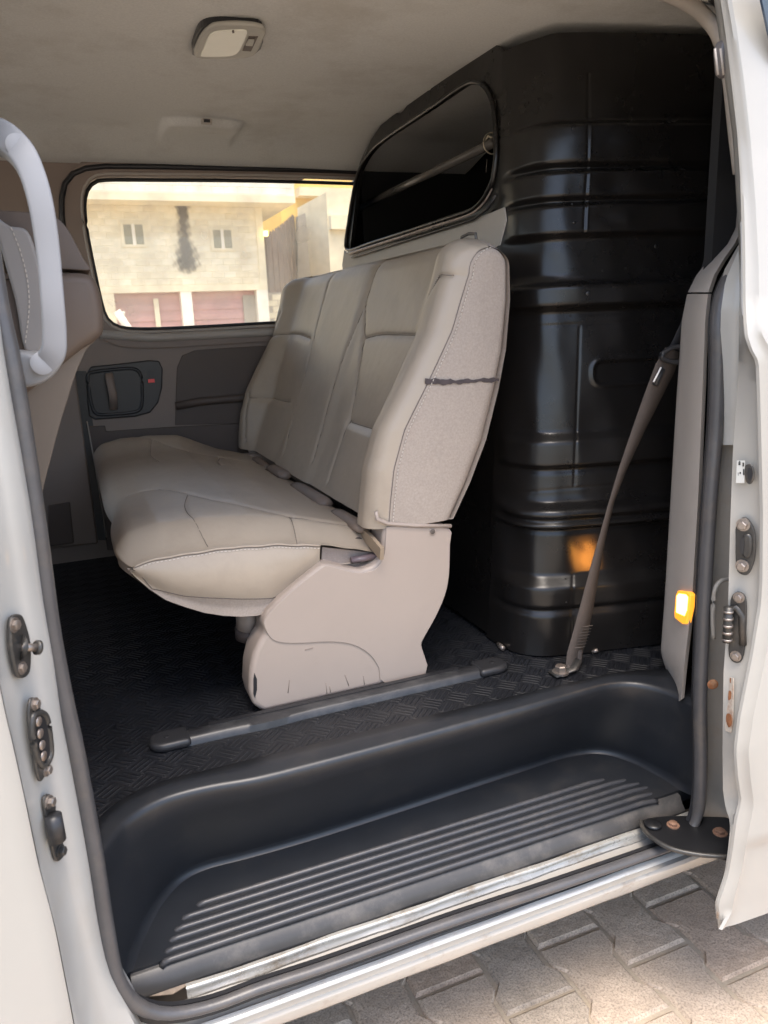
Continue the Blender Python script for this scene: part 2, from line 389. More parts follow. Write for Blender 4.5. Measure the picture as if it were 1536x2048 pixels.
# seal path, read at the doorway plane
sealpx = [(-62, 0), (-50, 200), (-28, 430), (-4, 600), (22, 720), (44, 850), (74, 1050), (101, 1250), (129, 1400), (151, 1500), (188, 1700), (216, 1880),
          (236, 1965), (276, 2012), (340, 2027), (428, 2010), (525, 1974), (656, 1931), (900, 1844), (1100, 1777), (1290, 1711), (1355, 1684), (1392, 1640), (1401, 1550), (1400, 1400),
          (1408, 1200), (1420, 1000), (1432, 850), (1436, 720), (1436, 640), (1450, 575), (1485, 520), (1540, 470), (1600, 400), (1650, 300), (1670, 150)]
def ydoor(v): return interp(v, [0, 400, 700, 1100, 1600, 1900, 2048], [1.09, 1.05, 1.02, 1.0, .99, .985, .985])
sp = catmull([at(u, v, 1, ydoor(v)) for u, v in sealpx], 6)
top = catmull([sp[-1], sp[-1]+Vector((-.03, .03, .09)), Vector((.9, 1.14, 1.29)), Vector((.3, 1.14, 1.30)), sp[0]+Vector((.08, .03, .07)), sp[0]], 6)
loop = resample(sp+top[1:-1], 260, closed=True)
lipprof = [(-.012, -.006), (-.004, -.013), (.010, -.014), (.016, -.004), (.012, .008), (.002, .013), (-.010, .010)]
ds = tube('door_seal', loop, .0115, K['seal'], van, 14, closed=True, ry=.014, up=(0, -1, 0), scale=[1-.32*float(smoothstep(-.17, -.25, p.z)) for p in loop])
fl = sweep('seal_flange', [p+Vector((0, .014, 0)) for p in loop], [(-.004, -.004), (.028, -.004), (.030, .002), (-.004, .004)], K['seal_black'], ds, closed=True, up=(0, -1, 0), sharp=40)

# --- front pillar, left of the doorway, and rear edge of the front door
vrows = [-900, -500, -200, 100, 400, 700, 1000, 1200, 1320, 1428, 1495, 1603, 1737, 1850, 1950, 2048, 2200, 2400]
dooredge = dict(x=[-900, 700, 1000, 1250, 1388, 1536, 1750, 1779, 1883, 2048, 2400], y=[-420, -115, -70, -25, 0, 35, 80, 91, 114, 146, 210])
ridge = dict(x=[-900, 700, 1000, 1200, 1350, 1500, 1700, 1800, 1900, 2048, 2400], y=[-290, -40, 10, 42, 70, 97, 132, 150, 172, 215, 330])
sealL = dict(x=[-900, 0, 690, 800, 1000, 1200, 1321, 1428, 1495, 1603, 1737, 1900, 2000, 2048, 2400], y=[-220, -75, 0, 20, 52, 82, 104, 119, 132, 153, 178, 205, 240, 275, 420])
rows = []; rows2 = []
for v in vrows:
    e = interp(v, dooredge['x'], dooredge['y']); r = interp(v, ridge['x'], ridge['y']); s = interp(v, sealL['x'], sealL['y'])+8
    t = interp(v, [-900, 400, 900], [.10, .05, 0])
    a = at(e+3, v, 1, .885+t); b = at(e+10, v, 1, .90+t); c_ = at(r-8, v, 1, .945+t); d = at(r+6, v, 1, .950+t); f = at(s-14, v, 1, .962+t); g_ = at(s, v, 1, .995+t)
    rows.append([a+Vector((-.01, .05, 0)), a, b, c_, d, f, g_, g_+Vector((0, .05, 0)), g_+Vector((-.06, .06, 0)), a+Vector((-.04, .12, 0))])
    y = .865+t
    q = at(e, v, 1, y)
    rows2.append([q+Vector((-.02, .03, 0)), q+Vector((-.001, .012, 0)), q+Vector((0, .004, 0)), q+Vector((-.004, 0, 0)), q+Vector((-.02, -.004, 0)), q+Vector((-.1, -.012, 0)), q+Vector((-.3, -.02, 0)), q+Vector((-.9, -.02, 0))])
def dense(rows, n):
    """smooth a set of rows along both directions"""
    cols = list(zip(*rows)); cols = [catmull(c, n) for c in cols]; return [list(r) for r in zip(*cols)]
grid('front_pillar', dense(rows, 3), K['jamb'], van, sharp=60, closed_u=True)
# front door skin with its pressed crease
dr = dense(rows2, 5)
for r in dr:
    for k, p in enumerate(r):
        if k >= 3:
            zc = -.10+(p.x+.12)*-.02
            p.y += .010*float(smoothstep(zc+.006, zc-.012, p.z))*(1 if k > 3 else .5)
belt = [r for r in dr if r[3].z < .80]
grid('front_door', belt, K['paint'], van, sharp=50)

# window frame and glass of the front door, and the roof edge above the doorway
ff = [Vector((x, y, z)) for x, y, z in ((-.15, .90, .80), (-.16, .935, 1.05), (-.19, .975, 1.27), (-.60, .985, 1.30), (-.85, .975, 1.22), (-1.10, .93, .98), (-1.28, .89, .80))]
tube('front_window_frame', catmull(ff, 6), .022, K['paint'], van, 10, up=(0, -1, 0), ry=.014)
gq = catmull(ff, 4); prism('front_side_glass', [p+Vector((0, .012, 0)) for p in gq], (0, .004, 0), K['glass_dark'], van)
box('roof_side', (-1.45, .985, 1.335), (3.0, 1.018, 1.43), K['paint'], van, bevel=.012, seg=3)
# --- sill section below the step, profile swept along the doorway
def ysill(u, v, z): return at(u, v, 2, z).y
prof = [(1743, -.222), (1762, -.235), (1781, -.246), (1787, -.250), (1793, -.249), (1800, -.253), (1806, -.262), (1813, -.262), (1816, -.266), (1832, -.272), (1834, -.285)]
ss = []
for v, z in prof: ss.append((ysill(900, v, z), z))
xs = [-.06, .0, .05, .12, .2, .4, .6, .8, .9, 1.0, 1.06]
silv = ss[3:9]
wob = lambda x, k: .0012*math.sin(x*23+k)+.0008*math.sin(x*51+k*2)
grid('sill_plate', [[Vector((x, y+wob(x, i*.3), z+wob(x, i*.5+2)*.7)) for i, (y, z) in enumerate(silv)] for x in np.linspace(.045, 1.06, 60)], mat('brushed_sill', (.36, .35, .32), .28, .35, .08, 12, dirt=(.16, .11, .06), dscale=22, damt=.8, dlo=.52), van)
grid('sill_channel', [[Vector((x, y, z)) for y, z in ss[7:]+[(ss[-1][0]-.05, -.295)]] for x in (-.07, 1.08)], K['jamb_dirty'], van, smooth=False)
wy = [(1853, -.288), (1856, -.292), (1864, -.293), (1866, -.288), (1872, -.289), (1882, -.292), (1886, -.297), (1893, -.303), (1902, -.308), (1905, -.312), (1914, -.326), (1920, -.338)]
wp = [(ysill(900, v, z), z) for v, z in wy]
wp = wp+[(wp[-1][0]+.004, wp[-1][1]-.006), (wp[-1][0]+.05, wp[-1][1]-.012), (wp[-1][0]+.09, wp[-1][1]+.01)]
dirtp = wp[:4]
NS = 90
def sillx(i): return -.35+1.9*i/(NS-1)
def dent(x, k): return .0
grid('sill_gutter', [[Vector((sillx(i), y, z)) for y, z in dirtp] for i in range(NS)], K['dirt'], van, smooth=False)
rows = []
for i in range(NS):
    x = sillx(i); d = .004*math.exp(-((x-.86)/.012)**2)
    rows.append([Vector((x, y+d*(1 if 3 <= k < 9 else 0), z-(d*.7 if 3 <= k < 9 else 0)+.0006*math.sin(x*31+k))) for k, (y, z) in enumerate(wp[3:])])
grid('sill_panel', rows, K['sill'], van)
box('underbody', (-1.6, wp[-1][0]+.02, -.36), (2.95, 2.78, -.30), K['seal_black'], van)

# ------------------------------------------------------------------ STEP
lip_px = [(186, 1760), (196, 1722), (214, 1690), (245, 1650), (290, 1618), (345, 1594), (420, 1575), (520, 1557), (650, 1524), (800, 1484), (950, 1443), (1080, 1407), (1160, 1384), (1215, 1370), (1265, 1367), (1310, 1375), (1350, 1388), (1385, 1404), (1410, 1418)]
trd_px = [(238, 2010), (250, 1960), (268, 1905), (292, 1850), (322, 1800), (360, 1760), (410, 1735), (490, 1714), (620, 1677), (780, 1626), (920, 1580), (1040, 1541), (1110, 1518), (1165, 1506), (1210, 1506), (1265, 1522), (1320, 1550), (1370, 1583), (1400, 1604)]
mat_px = [(176, 1700), (186, 1662), (206, 1628), (240, 1600), (285, 1577), (340, 1557), (420, 1538), (520, 1514), (650, 1482), (800, 1445), (950, 1410), (1080, 1379), (1160, 1361), (1215, 1348), (1265, 1341), (1310, 1339), (1350, 1339), (1385, 1340), (1410, 1340)]
ZT = -.215
NP = 120
L0 = resample(catmull([at(u, v, 2, .004) for u, v in lip_px], 8), NP)
T0 = resample(catmull([at(u, v, 2, ZT) for u, v in trd_px], 8), NP)
M0 = resample(catmull([at(u, v, 2, .010) for u, v in mat_px], 8), NP)
yf = ss[0][0]
rows = []
for i in range(NP):
    Lp, Tp, Mp = L0[i], T0[i], M0[i]
    T2 = Vector((Tp.x, Tp.y, ZT))
    out = (T2-Vector((.5, .6, ZT))); out.z = 0; out.normalize()
    TC = Vector((min(max(T2.x-out.x*.010, -.05), 1.08), max(T2.y-out.y*.010, yf+.004), ZT))
    r = [Mp+Vector((0, 0, -.006)), Mp, Mp.lerp(Lp, .5)+Vector((0, 0, .002)), Mp.lerp(Lp, .85)+Vector((0, 0, .002)), Lp, Lp+Vector((0, 0, -.010))-out*.003]
    for t, k in ((.25, .010), (.5, .012), (.75, .008), (.9, .002)):
        r.append(Lp.lerp(T2, t)+out*k*0-out*.0+Vector((0, 0, 0)))
    r.append(T2+Vector((0, 0, .006)))
    r.append(Vector((TC.x, max(T2.y-out.y*.008, yf+.004), ZT+.0005)))
    # centre line target on the tread
    cx = min(max(T2.x, .12), .93); ctr = Vector((cx, min(max(T2.y-.02, yf+.004), 1.13), ZT))
    rows.append(r)
grid('step_well', rows, K['step'], van)
step = van
tread = box('step_tread', (-.06, yf+.006, ZT-.03), (1.09, 1.32, ZT+.0002), K['step'], van)
# front lip of the tread, rolled down to the sill
fp = [(yf+.05, ZT-.003), (yf+.012, ZT-.003), (yf+.003, ZT-.006), (ss[0][0]-.001, ss[0][1]), (ss[1][0], ss[1][1]), (ss[2][0], ss[2][1]), (ss[2][0]+.003, ss[2][1]-.01)]
grid('step_front_edge', [[Vector((x, y, z+.0008*math.sin(x*17))) for y, z in fp] for x in np.linspace(-.033, 1.055, 44)], mat('worn_step_edge', (.055, .052, .05), .42, 0, .2, 9, dirt=(.17, .15, .13), dscale=9, damt=.6, bump=.08, bscale=600), van)
ends_l = [(399, 1806), (369, 1833), (355, 1856), (344, 1877), (336, 1899), (329, 1920)]
ends_r = [(1194, 1549), (1240, 1552), (1268, 1560), (1290, 1572), (1302, 1586), (1310, 1600)]
for a, b in zip(ends_l, ends_r):
    p = at(*a, 2, ZT+.003); q = at(*b, 2, ZT+.003); y = p.y
    x1 = q.x
    path = [Vector((p.x-.006, y, ZT-.006)), Vector((p.x, y, ZT+.0)), Vector((p.x+.01, y, ZT+.0015)), Vector(((p.x+x1)/2, (y+y)/2, ZT+.0015)), Vector((x1-.03, y, ZT+.0015)), Vector((x1, y, ZT-.002)), Vector((x1+.01, y, ZT-.006))]
    sweep('step_rib', path, [(-.0062, -.003), (-.0042, .0022), (-.002, .0042), (.002, .0042), (.0042, .0022), (.0062, -.003)], K['rib'], tread)
# torn corner below the step, foam showing
hx = [(262, 1984), (300, 1990), (345, 1985), (392, 1962), (388, 1945), (350, 1950), (290, 1975)]
pxpoly('exposed_foam', [(270, 1975), (300, 1968), (345, 1955), (388, 1942), (392, 1962), (345, 1990), (300, 1994)], (0, yf-.006, -.25), (0, -.6, .8), .004, K['dirt'], van, bevel=.001)
cyl('screw', at(366, 1942, 1, yf-.004), (0, -1, .3), .004, .002, K['steel'], van, 10)

# ------------------------------------------------------------------ FLOOR
fm = [M0[i]+Vector((0, .004, -.006)) for i in range(NP)]
fl_out = [Vector((p.x, p.y, .0)) for p in fm]
poly = [Vector((-1.4, 1.12, 0))]+fl_out+[Vector((1.9, fl_out[-1].y, 0)), Vector((1.9, 2.76, 0)), Vector((-1.4, 2.76, 0))]
prism('floor_mat', poly, (0, 0, -.02), K['mat'], van)
box('floor_pan', (-1.5, 1.33, -.29), (2.9, 2.76, -.021), K['seal_black'], van)
box('cabin_floor', (-1.5, .92, -.29), (-.13, 1.33, -.021), K['seal_black'], van)

# seat rail with its end caps
def railpt(u, v, z=.0): return at(u, v, 2, z)
yr0 = (railpt(360, 1495).y+railpt(965, 1357).y)/2; yr1 = (railpt(600, 1411).y+railpt(947, 1332).y)/2
yr1 = at(400, 1451, 2, .012).y
xa, xb = railpt(368, 1485).x, railpt(960, 1345).x
rail = thing('seat_rail', 'long black floor rail under the near seat leg', 'rail', (.4, (yr0+yr1)/2, 0))
rw = [(0, 0), (.004, .012), (.012, .016), (yr1-yr0-.014, .016), (yr1-yr0-.004, .011), (yr1-yr0, 0)]
def rail_row(x, k=0):
    wv = .004*math.exp(-((x-.27)/.05)**2)
    return [Vector((x, yr0+y-(wv if i < 2 else 0), z)) for i, (y, z) in enumerate(rw)]
grid('rail_cover', [rail_row(x) for x in np.linspace(xa, xb, 60)], mat('scuffed_rail_plastic', (.028, .028, .03), .35, 0, .2, 12, dirt=(.09, .088, .085), dscale=12, damt=.6, dlo=.48), rail, caps=True, sharp=50)
box('rail_slot', (xa+.05, (yr0+yr1)/2+.006, .0155), (xb-.05, (yr0+yr1)/2+.018, .0172), K['seal_black'], rail)
for s, x in ((-1, xa), (1, xb)):
    cy = (yr0+yr1)/2; hw = (yr1-yr0)/2+.006
    pts = []
    L = .062
    for k in range(-8, 9):
        a = k/8*math.pi/2; pts.append(Vector((x+s*(L-.03+.03*math.cos(a)), cy+hw*(abs(math.sin(a))**.7)*math.copysign(1, a), 0)))
    pts += [Vector((x-s*.012, cy+hw, 0)), Vector((x-s*.012, cy-hw, 0))]
    ec = prism('end_cap', pts, (0, 0, .018), K['black_plastic'], rail, bevel=.008, seg=4)
    cyl('screw_hole', (x+s*.03, cy, .0175), (0, 0, 1), .005, .001, K['seal_black'], ec, 12)

# ------------------------------------------------------------------ CABIN SHELL
YW = 2.71                                     # inner face of the far wall
def xz(u, v, y=YW): p = at(u, v, 1, y); return p.x, p.z
# headliner: one domed sheet with a moulded pocket and a soft roll-off towards the far windows
def zc(x, y):
    z = 1.335-.055*smoothstep(2.45, 2.74, y)-.012*((y-1.9)/.8)**2-.075*smoothstep(1.34, 1.10, y)
    return z
hx0, hy0 = at(400, 243, 2, 1.325).x, at(400, 240, 2, 1.325).y
xs = np.linspace(-1.25, 1.45, 361); ys = np.linspace(1.06, YW, 260)
X, Y = np.meshgrid(xs, ys)
Z = zc(X, Y)
pa, pb = at(322, 262, 2, 1.32), at(478, 262, 2, 1.32)
pw = (pb.x-pa.x)/2+.006; pcx = (pa.x+pb.x)/2; py0 = at(400, 238, 2, 1.325).y; py1 = py0+.16
# pocket: deep edge towards the camera that fades out towards the window
ex = np.clip(1-(np.abs(X-pcx)/pw)**5, 0, 1)
bmp = smoothstep(0, .5, ex)*smoothstep(py0+.03*(np.abs(X-pcx)/pw)**5, py0+.024+.03*(np.abs(X-pcx)/pw)**5, Y)*(1-smoothstep(py0+.03, py1+.10, Y))
Z -= .020*bmp
Z += .0015*np.sin(X*9+Y*4)*np.cos(Y*7-X*3)
grid('headliner', [[Vector((X[i, j], Y[i, j], Z[i, j])) for j in range(len(xs))] for i in range(len(ys))], K['headliner'], van)
hk = at(403, 247, 2, 1.335)
zh = float(zc(hk.x, py0+.012))
hkp = box('hook_slot', (hk.x-.015, py0+.003, zh-.016), (hk.x+.015, py0+.03, zh-.002), K['trim_light'], van, bevel=.002)
box('slot_hole', (hk.x-.009, py0+.0022, zh-.013), (hk.x+.009, py0+.0035, zh-.005), K['seal_black'], hkp)
# outer shell that keeps the daylight out
box('roof', (-1.6, 1.02, 1.40), (3.0, 2.80, 1.43), K['paint'], van)
box('roof_rail', (-1.4, 1.02, 1.30), (3.0, 1.12, 1.40), K['trim'], van)
box('quarter_panel', (1.24, .985, -.34), (3.0, 1.03, 1.40), K['seal_black'], van)
box('tail_wall', (2.95, .985, -.34), (3.0, 2.80, 1.43), K['paint'], van)
box('firewall', (-1.45, 1.0, -.3), (-1.40, 2.8, .45), K['trim_dark'], van)
box('front_door_lining', (-1.4, .95, -.30), (-.20, .985, .62), K['trim'], van)
# far wall with its window opening
WZ0 = (xz(400, 656)[1]); WZ1 = xz(400, 357)[1]; WX0 = xz(168, 480)[0]; WX1 = 1.02
winpx = [(172, 440), (170, 405), (175, 378), (188, 362), (212, 356), (300, 356), (450, 357), (600, 360), (720, 364)]
wl = [xz(*p) for p in winpx]
wb = [xz(*p) for p in [(560, 645), (450, 651), (330, 657), (262, 657), (232, 650), (214, 634), (203, 600), (190, 540), (178, 480)]]
outl = wl+[(WX1, wl[-1][1]), (WX1+.03, wl[-1][1]-.03), (WX1+.03, wb[0][1]+.03), (WX1, wb[0][1])]+wb
def onwall(p, y): return Vector((p[0], y, p[1]))
win_loop = resample(catmull([onwall(p, YW) for p in outl], 5, True), 120, True)
c0 = Vector((.62, YW, 1.0))
def grow(loop, d, y=None):
    out = []; n = len(loop)
    for i, p in enumerate(loop):
        t = (loop[(i+1) % n]-loop[i-1]).normalized(); nn = Vector((t.z, 0, -t.x))
        if nn.dot(p-c0) < 0: nn = -nn
        q = p+nn*d; out.append(Vector((q.x, p.y if y is None else y, q.z)))
    return out
rim = grow(win_loop, .008)
wall_out = [(-1.4, -.02), (1.9, -.02), (1.9, 1.36), (-1.4, 1.36)]
# driver window opening stays covered by the front seats: the far wall ahead of the cabin door
plate_hole('far_wall', [Vector((x, YW, z)) for x, z in [(-.45, -.02), (1.25, -.02), (1.25, 1.34), (-.45, 1.34)]], rim, (0, .07, 0), K['trim'], van)
box('front_far_door', (-1.4, YW+.005, -.02), (-.46, YW+.06, .75), K['trim'], van)
plate_hole('window_surround', grow(win_loop, .062, YW-.012), grow(win_loop, .004, YW-.012), (0, .012, 0), K['trim'], van, bevel=.005)
tube('surround_edge', grow(win_loop, .010, YW-.012), .004, K['trim_light'], van, 8, closed=True)
tube('window_channel', [at(u, v, 1, YW-.008) for u, v in [(128, 470), (124, 430), (124, 395), (130, 368), (146, 348), (172, 337), (210, 333), (320, 334), (450, 337), (600, 340), (720, 344), (820, 348)]], .0115, K['seal_black'], van, 10, ry=.009)
g = prism('window_pane', grow(win_loop, .015, YW+.045), (0, .004, 0), K['glass'], van)
tube('pane_seal', grow(win_loop, .0, YW+.036), .006, K['seal_black'], g, 8, closed=True)
# belt of the sliding door on the far side, a rolled ledge below the glass
lp = [xz(200, 668), xz(300, 676), xz(545, 664), (1.2, xz(545, 664)[1])]
tube('window_ledge', [Vector((x, YW-.004, z)) for x, z in lp], .020, K['trim_light'], van, 12, ry=.016)
# far door trim, handle bezel and pocket
bz = [(176, 742), (182, 733), (240, 727), (300, 720), (318, 722), (325, 738), (324, 775), (316, 805), (300, 825), (270, 833), (190, 839), (178, 832), (174, 800)]
hb = pxpoly('door_handle_bezel', bz, (0, YW, 0), (0, -1, 0), .010, K['black_plastic'], van, bevel=.004)
rc = [(176, 752), (188, 744), (240, 738), (268, 738), (281, 750), (284, 780), (283, 810), (272, 823), (230, 828), (195, 828), (184, 812), (178, 780)]
pts = [atp(u, v, (0, YW-.0105, 0), (0, -1, 0)) for u, v in rc]; pts = catmull(pts, 4, True)
tube('bezel_rim', pts, .006, K['black_plastic'], hb, 8, closed=True)
prism('bezel_recess', [p+Vector((0, -.0005, 0)) for p in pts], (0, -.001, 0), K['seal_black'], hb)
tube('handle_lever', [at(218, 748, 1, YW-.03), at(221, 765, 1, YW-.045), at(226, 790, 1, YW-.045), at(228, 818, 1, YW-.03)], .013, K['trim'], hb, 12, ry=.009, up=(0, -1, 0))
prism('lock_slot', [at(u, v, 1, YW-.0115) for u, v in [(296, 742), (308, 741), (309, 767), (296, 768)]], (0, .003, 0), K['seal_black'], hb)
prism('red_lock_mark', [at(u, v, 1, YW-.0135) for u, v in [(296, 758.5), (309, 757.5), (310, 765), (296.5, 766)]], (0, .003, 0), K['red'], hb, bevel=.001)
ap = [(346, 900), (350, 800), (352, 740), (362, 712), (385, 701), (440, 696), (560, 690), (700, 684), (700, 850), (500, 848), (360, 853)]
pk = pxpoly('door_pocket', [(350, 850), (352, 780), (354, 735), (364, 711), (388, 701), (450, 696), (560, 690), (560, 845)], (0, YW, 0), (0, -1, 0), .004, K['trim_dark'], van, bevel=.002)
tube('armrest_lip', [at(u, v, 1, YW-.012) for u, v in [(352, 812), (400, 803), (470, 797), (560, 792)]], .014, K['trim_dark'], pk, 12)
pxpoly('lower_door_trim', [(176, 852), (210, 851), (212, 862), (350, 853), (560, 843), (560, 1100), (215, 1100)], (0, YW, 0), (0, -1, 0), .006, K['trim_dark'], van, bevel=.003)
pxpoly('door_gap', [(150, 742), (172, 742), (217, 1080), (196, 1080)], (0, YW, 0), (0, -1, 0), .003, K['seal_black'], van)
tube('door_edge_bead', [at(174, 842, 1, YW-.01), at(190, 930, 1, YW-.01), at(213, 1075, 1, YW-.01)], .0022, K['trim_light'], van, 8)
pxpoly('far_pillar_trim', [(-60, 700), (150, 742), (196, 1085), (-60, 1110)], (0, YW, 0), (0, -1, 0), .02, K['trim'], van, bevel=.006)
pxpoly('belt_reel_cover', [(96, 1010), (140, 1003), (148, 1085), (98, 1092)], (0, YW-.02, 0), (0, -1, 0), .01, K['trim_dark'], van, bevel=.004)

# dome lamp hanging slightly off the headliner
zl = 1.318
dl = thing('dome_lamp', 'small dome lamp with milky lens and slide switch on the headliner', 'ceiling lamp', at(455, 85, 2, 1.33))
fr = [(388, 108), (392, 95), (401, 76), (416, 60), (436, 53), (480, 51), (520, 56), (532, 65), (527, 80), (515, 105), (500, 115), (470, 118), (400, 118)]
def zpoly(name, px, z, h, m, par, bevel=0, sm=4, seg=3):
    pts = [at(u, v, 2, z) for u, v in px]
    if sm: pts = catmull(pts, sm, True)
    return prism(name, pts, (0, 0, h), m, par, bevel, seg)
zpoly('lamp_base', [(384, 104), (390, 80), (402, 56), (430, 47), (480, 49), (524, 58), (510, 108), (400, 112)], zl+.004, .014, K['seal_black'], dl)
lb = zpoly('lamp_body', fr, zl-.004, .010, K['lamp_body'], dl, bevel=.004)
zpoly('lens', [(402, 110), (408, 95), (417, 74), (430, 65), (455, 62), (488, 61), (495, 66), (489, 83), (478, 104), (465, 112), (440, 114), (406, 114)], zl-.0062, .004, K['lamp_lens'], dl, bevel=.0015, sm=3)
zpoly('switch_slot', [(485, 102), (498, 74), (516, 74), (502, 103)], zl-.0052, .002, K['trim_dark'], dl, sm=0)
zpoly('switch_knob', [(491, 92), (497, 82), (509, 82), (505, 93)], zl-.0085, .004, K['lamp_body'], dl, bevel=.001, sm=0)
zpoly('lens_screw', [(464, 63), (468, 62), (469, 66), (465, 67)], zl-.0075, .002, K['trim_dark'], dl, sm=0)

# ================================================================== BULKHEAD (black pressed sheet)
bk = thing('bulkhead', 'tall black pressed-metal bulkhead with a window, closing off the load space behind the bench', 'bulkhead', (1.0, 1.9, 0))
def lean(z): return .09*z/1.1, .085*max(0, z-.15)/1.0
base = [Vector((1.02, 2.715, 0)), Vector((.86, 2.5, 0)), Vector((.852, 2.2, 0)), Vector((.852, 1.8, 0)), Vector((.850, 1.50, 0)), Vector((.853, 1.435, 0)), Vector((.866, 1.385, 0)), Vector((.893, 1.353, 0)), Vector((.94, 1.333, 0)), Vector((1.02, 1.312, 0)), Vector((1.19, 1.276, 0)), Vector((1.29, 1.25, 0)), Vector((1.36, 1.19, 0)), Vector((1.385, 1.05, 0))]
side = resample(catmull(base[4:], 10), 260)
def zcol(v): return at(1078, v, 1, 1.375+lean(.6)[1]*0+.085*max(0, (1300-v)/1050*.95-.1)).z
# horizontal pressing profile (photo height -> how far the sheet stands out)
vp = [(1310, 0), (1226, 0), (1214, -.004), (1206, .001), (1170, .001), (1150, -.010), (1143, -.010), (1070, -.010), (1060, -.012), (1052, .004), (1046, .006), (1040, .0), (1034, .002), (1028, .007), (1018, .006), (1004, -.006), (992, -.007), (950, -.007), (940, -.009), (930, .001), (885, .001), (866, -.008), (640, -.008), (626, -.009), (612, .003), (575, .004), (566, -.005), (552, -.008), (480, -.008), (468, .003), (415, .003), (404, -.007), (396, .004), (348, .004), (338, -.008), (326, .002), (278, .003), (252, .003), (240, -.008), (180, -.010), (60, -.010), (-120, -.010)]
vz = [(zcol(v), o) for v, o in vp]; vz.sort()
VZ = [a for a, b in vz]; VO = [b for a, b in vz]
nz_ = 420; zs = np.linspace(.004, 1.31, nz_)
ns = len(side)
# normals of the base path (outwards = towards the door / bench)
nrm = []
for i in range(ns):
    t = (side[min(i+1, ns-1)]-side[max(i-1, 0)]).normalized(); n_ = Vector((t.y, -t.x, 0))
    if n_.dot(Vector((-1, -1, 0))) < 0: n_ = -n_
    nrm.append(n_)
off = np.interp(zs, VZ, VO)
off = np.convolve(np.pad(off, 1, mode='edge'), [.25, .5, .25], 'valid')
sd_ = np.array([sum((side[k+1]-side[k]).length for k in range(i)) for i in range(ns)])
kc = 0
for i in range(ns):
    if side[i].y < 1.40: kc = i; break
rows = []
def bk_pt(i, z, o=0.):
    lx, ly = lean(z); return side[i]+Vector((lx, ly, z))+nrm[i]*o
P3 = np.zeros((nz_, ns, 3))
for a, z in enumerate(zs):
    for i in range(ns):
        fade = float(smoothstep(.0, .12, sd_[i]))
        P3[a, i] = bk_pt(i, z, off[a]*fade*2.0)
# project every point to find the features that were read off the photograph
def to_px(P):
    q = (P-CP) @ ROT; return PP[0]+F*q[..., 0]/q[..., 2], PP[1]+F*q[..., 1]/q[..., 2]
_u, _v = to_px(P3)
U, Vv = _u, _v
disp = np.zeros((nz_, ns))
def groove(poly, wid, dep): 
    global disp
    D = seg_dist(U, Vv, poly); disp += dep*np.exp(-(D/wid)**2)
groove([(1177, 150), (1176, 330), (1168, 470)], 2.2, -.0022); groove([(1183, 230), (1174, 470)], 1.6, .0018)
groove([(1160, 655), (1154, 820), (1149, 970)], 1.8, -.002); groove([(1146, 1150), (1143, 1290)], 1.6, -.0015)
groove([(1020, 476), (1120, 472), (1330, 470)], 1.5, -.0015); groove([(1040, 655), (1200, 646), (1330, 640)], 1.5, -.0015)
groove([(1040, 985), (1200, 972), (1330, 960)], 1.5, -.0015)
# pressed handle recess
hr = rrect(1262, 742, 155, 52, 20, 5); hr = [(u, v-(u-1262)*.05) for u, v in hr]
D = seg_dist(U, Vv, hr+[hr[0]]); disp += .0035*np.exp(-(D/4)**2)
ins = (np.abs(U-1262) < 74) & (np.abs(Vv-742+(U-1262)*.05) < 23); disp -= .004*ins*smoothstep(2, 10, D)
# dents and gentle waves of thin sheet
xs_, zz_ = np.meshgrid(sd_, zs)
disp += .0012*np.sin(xs_*31+zz_*5)*np.sin(zz_*27+xs_*3)+.0007*np.sin(xs_*70+zz_*22)
for (u0, v0, r0, d0) in [(1225, 372, 30, -.004), (1210, 430, 24, -.004), (1255, 440, 18, .003), (1300, 380, 26, .003), (1240, 260, 30, -.003), (1110, 500, 20, .001)]:
    disp += d0*np.exp(-(((U-u0)/r0)**2+((Vv-v0)/(r0*.7))**2))
nn = np.array([list(n_) for n_ in nrm])
P3 += nn[None, :, :]*disp[:, :, None]
grid('pressed_panel', [[Vector(P3[a, i]) for i in range(ns)] for a in range(nz_)], K['black_metal'], bk)
# rivets and holes on the sheet
def on_sheet(u, v):
    d = (U-u)**2+(Vv-v)**2; k = np.unravel_index(np.argmin(d), d.shape); return Vector(P3[k]), nrm[k[1]]
for u, v, r in [(1145, 408, 3.5), (1160, 375, 3), (1150, 445, 4), (1020, 248, 4), (1143, 540, 2.6), (1205, 540, 2.6), (1251, 538, 2.6), (1312, 492, 6), (1142, 632, 3), (1211, 630, 3), (1137, 725, 2.4), (1137, 770, 2.4), (1138, 840, 2.4), (1135, 925, 2.4), (1131, 1158, 3), (1132, 1205, 3), (1130, 1070, 2.6), (1138, 1000, 2.4)]:
    p, n_ = on_sheet(u, v); cyl('rivet', p-n_*.001, n_, r*.00085, .0025, K['black_metal'], bk, 12, .001)
p, n_ = on_sheet(1177, 588); cyl('drill_hole', p-n_*.001, n_, .0045, .0016, K['seal_black'], bk, 14, .0002)
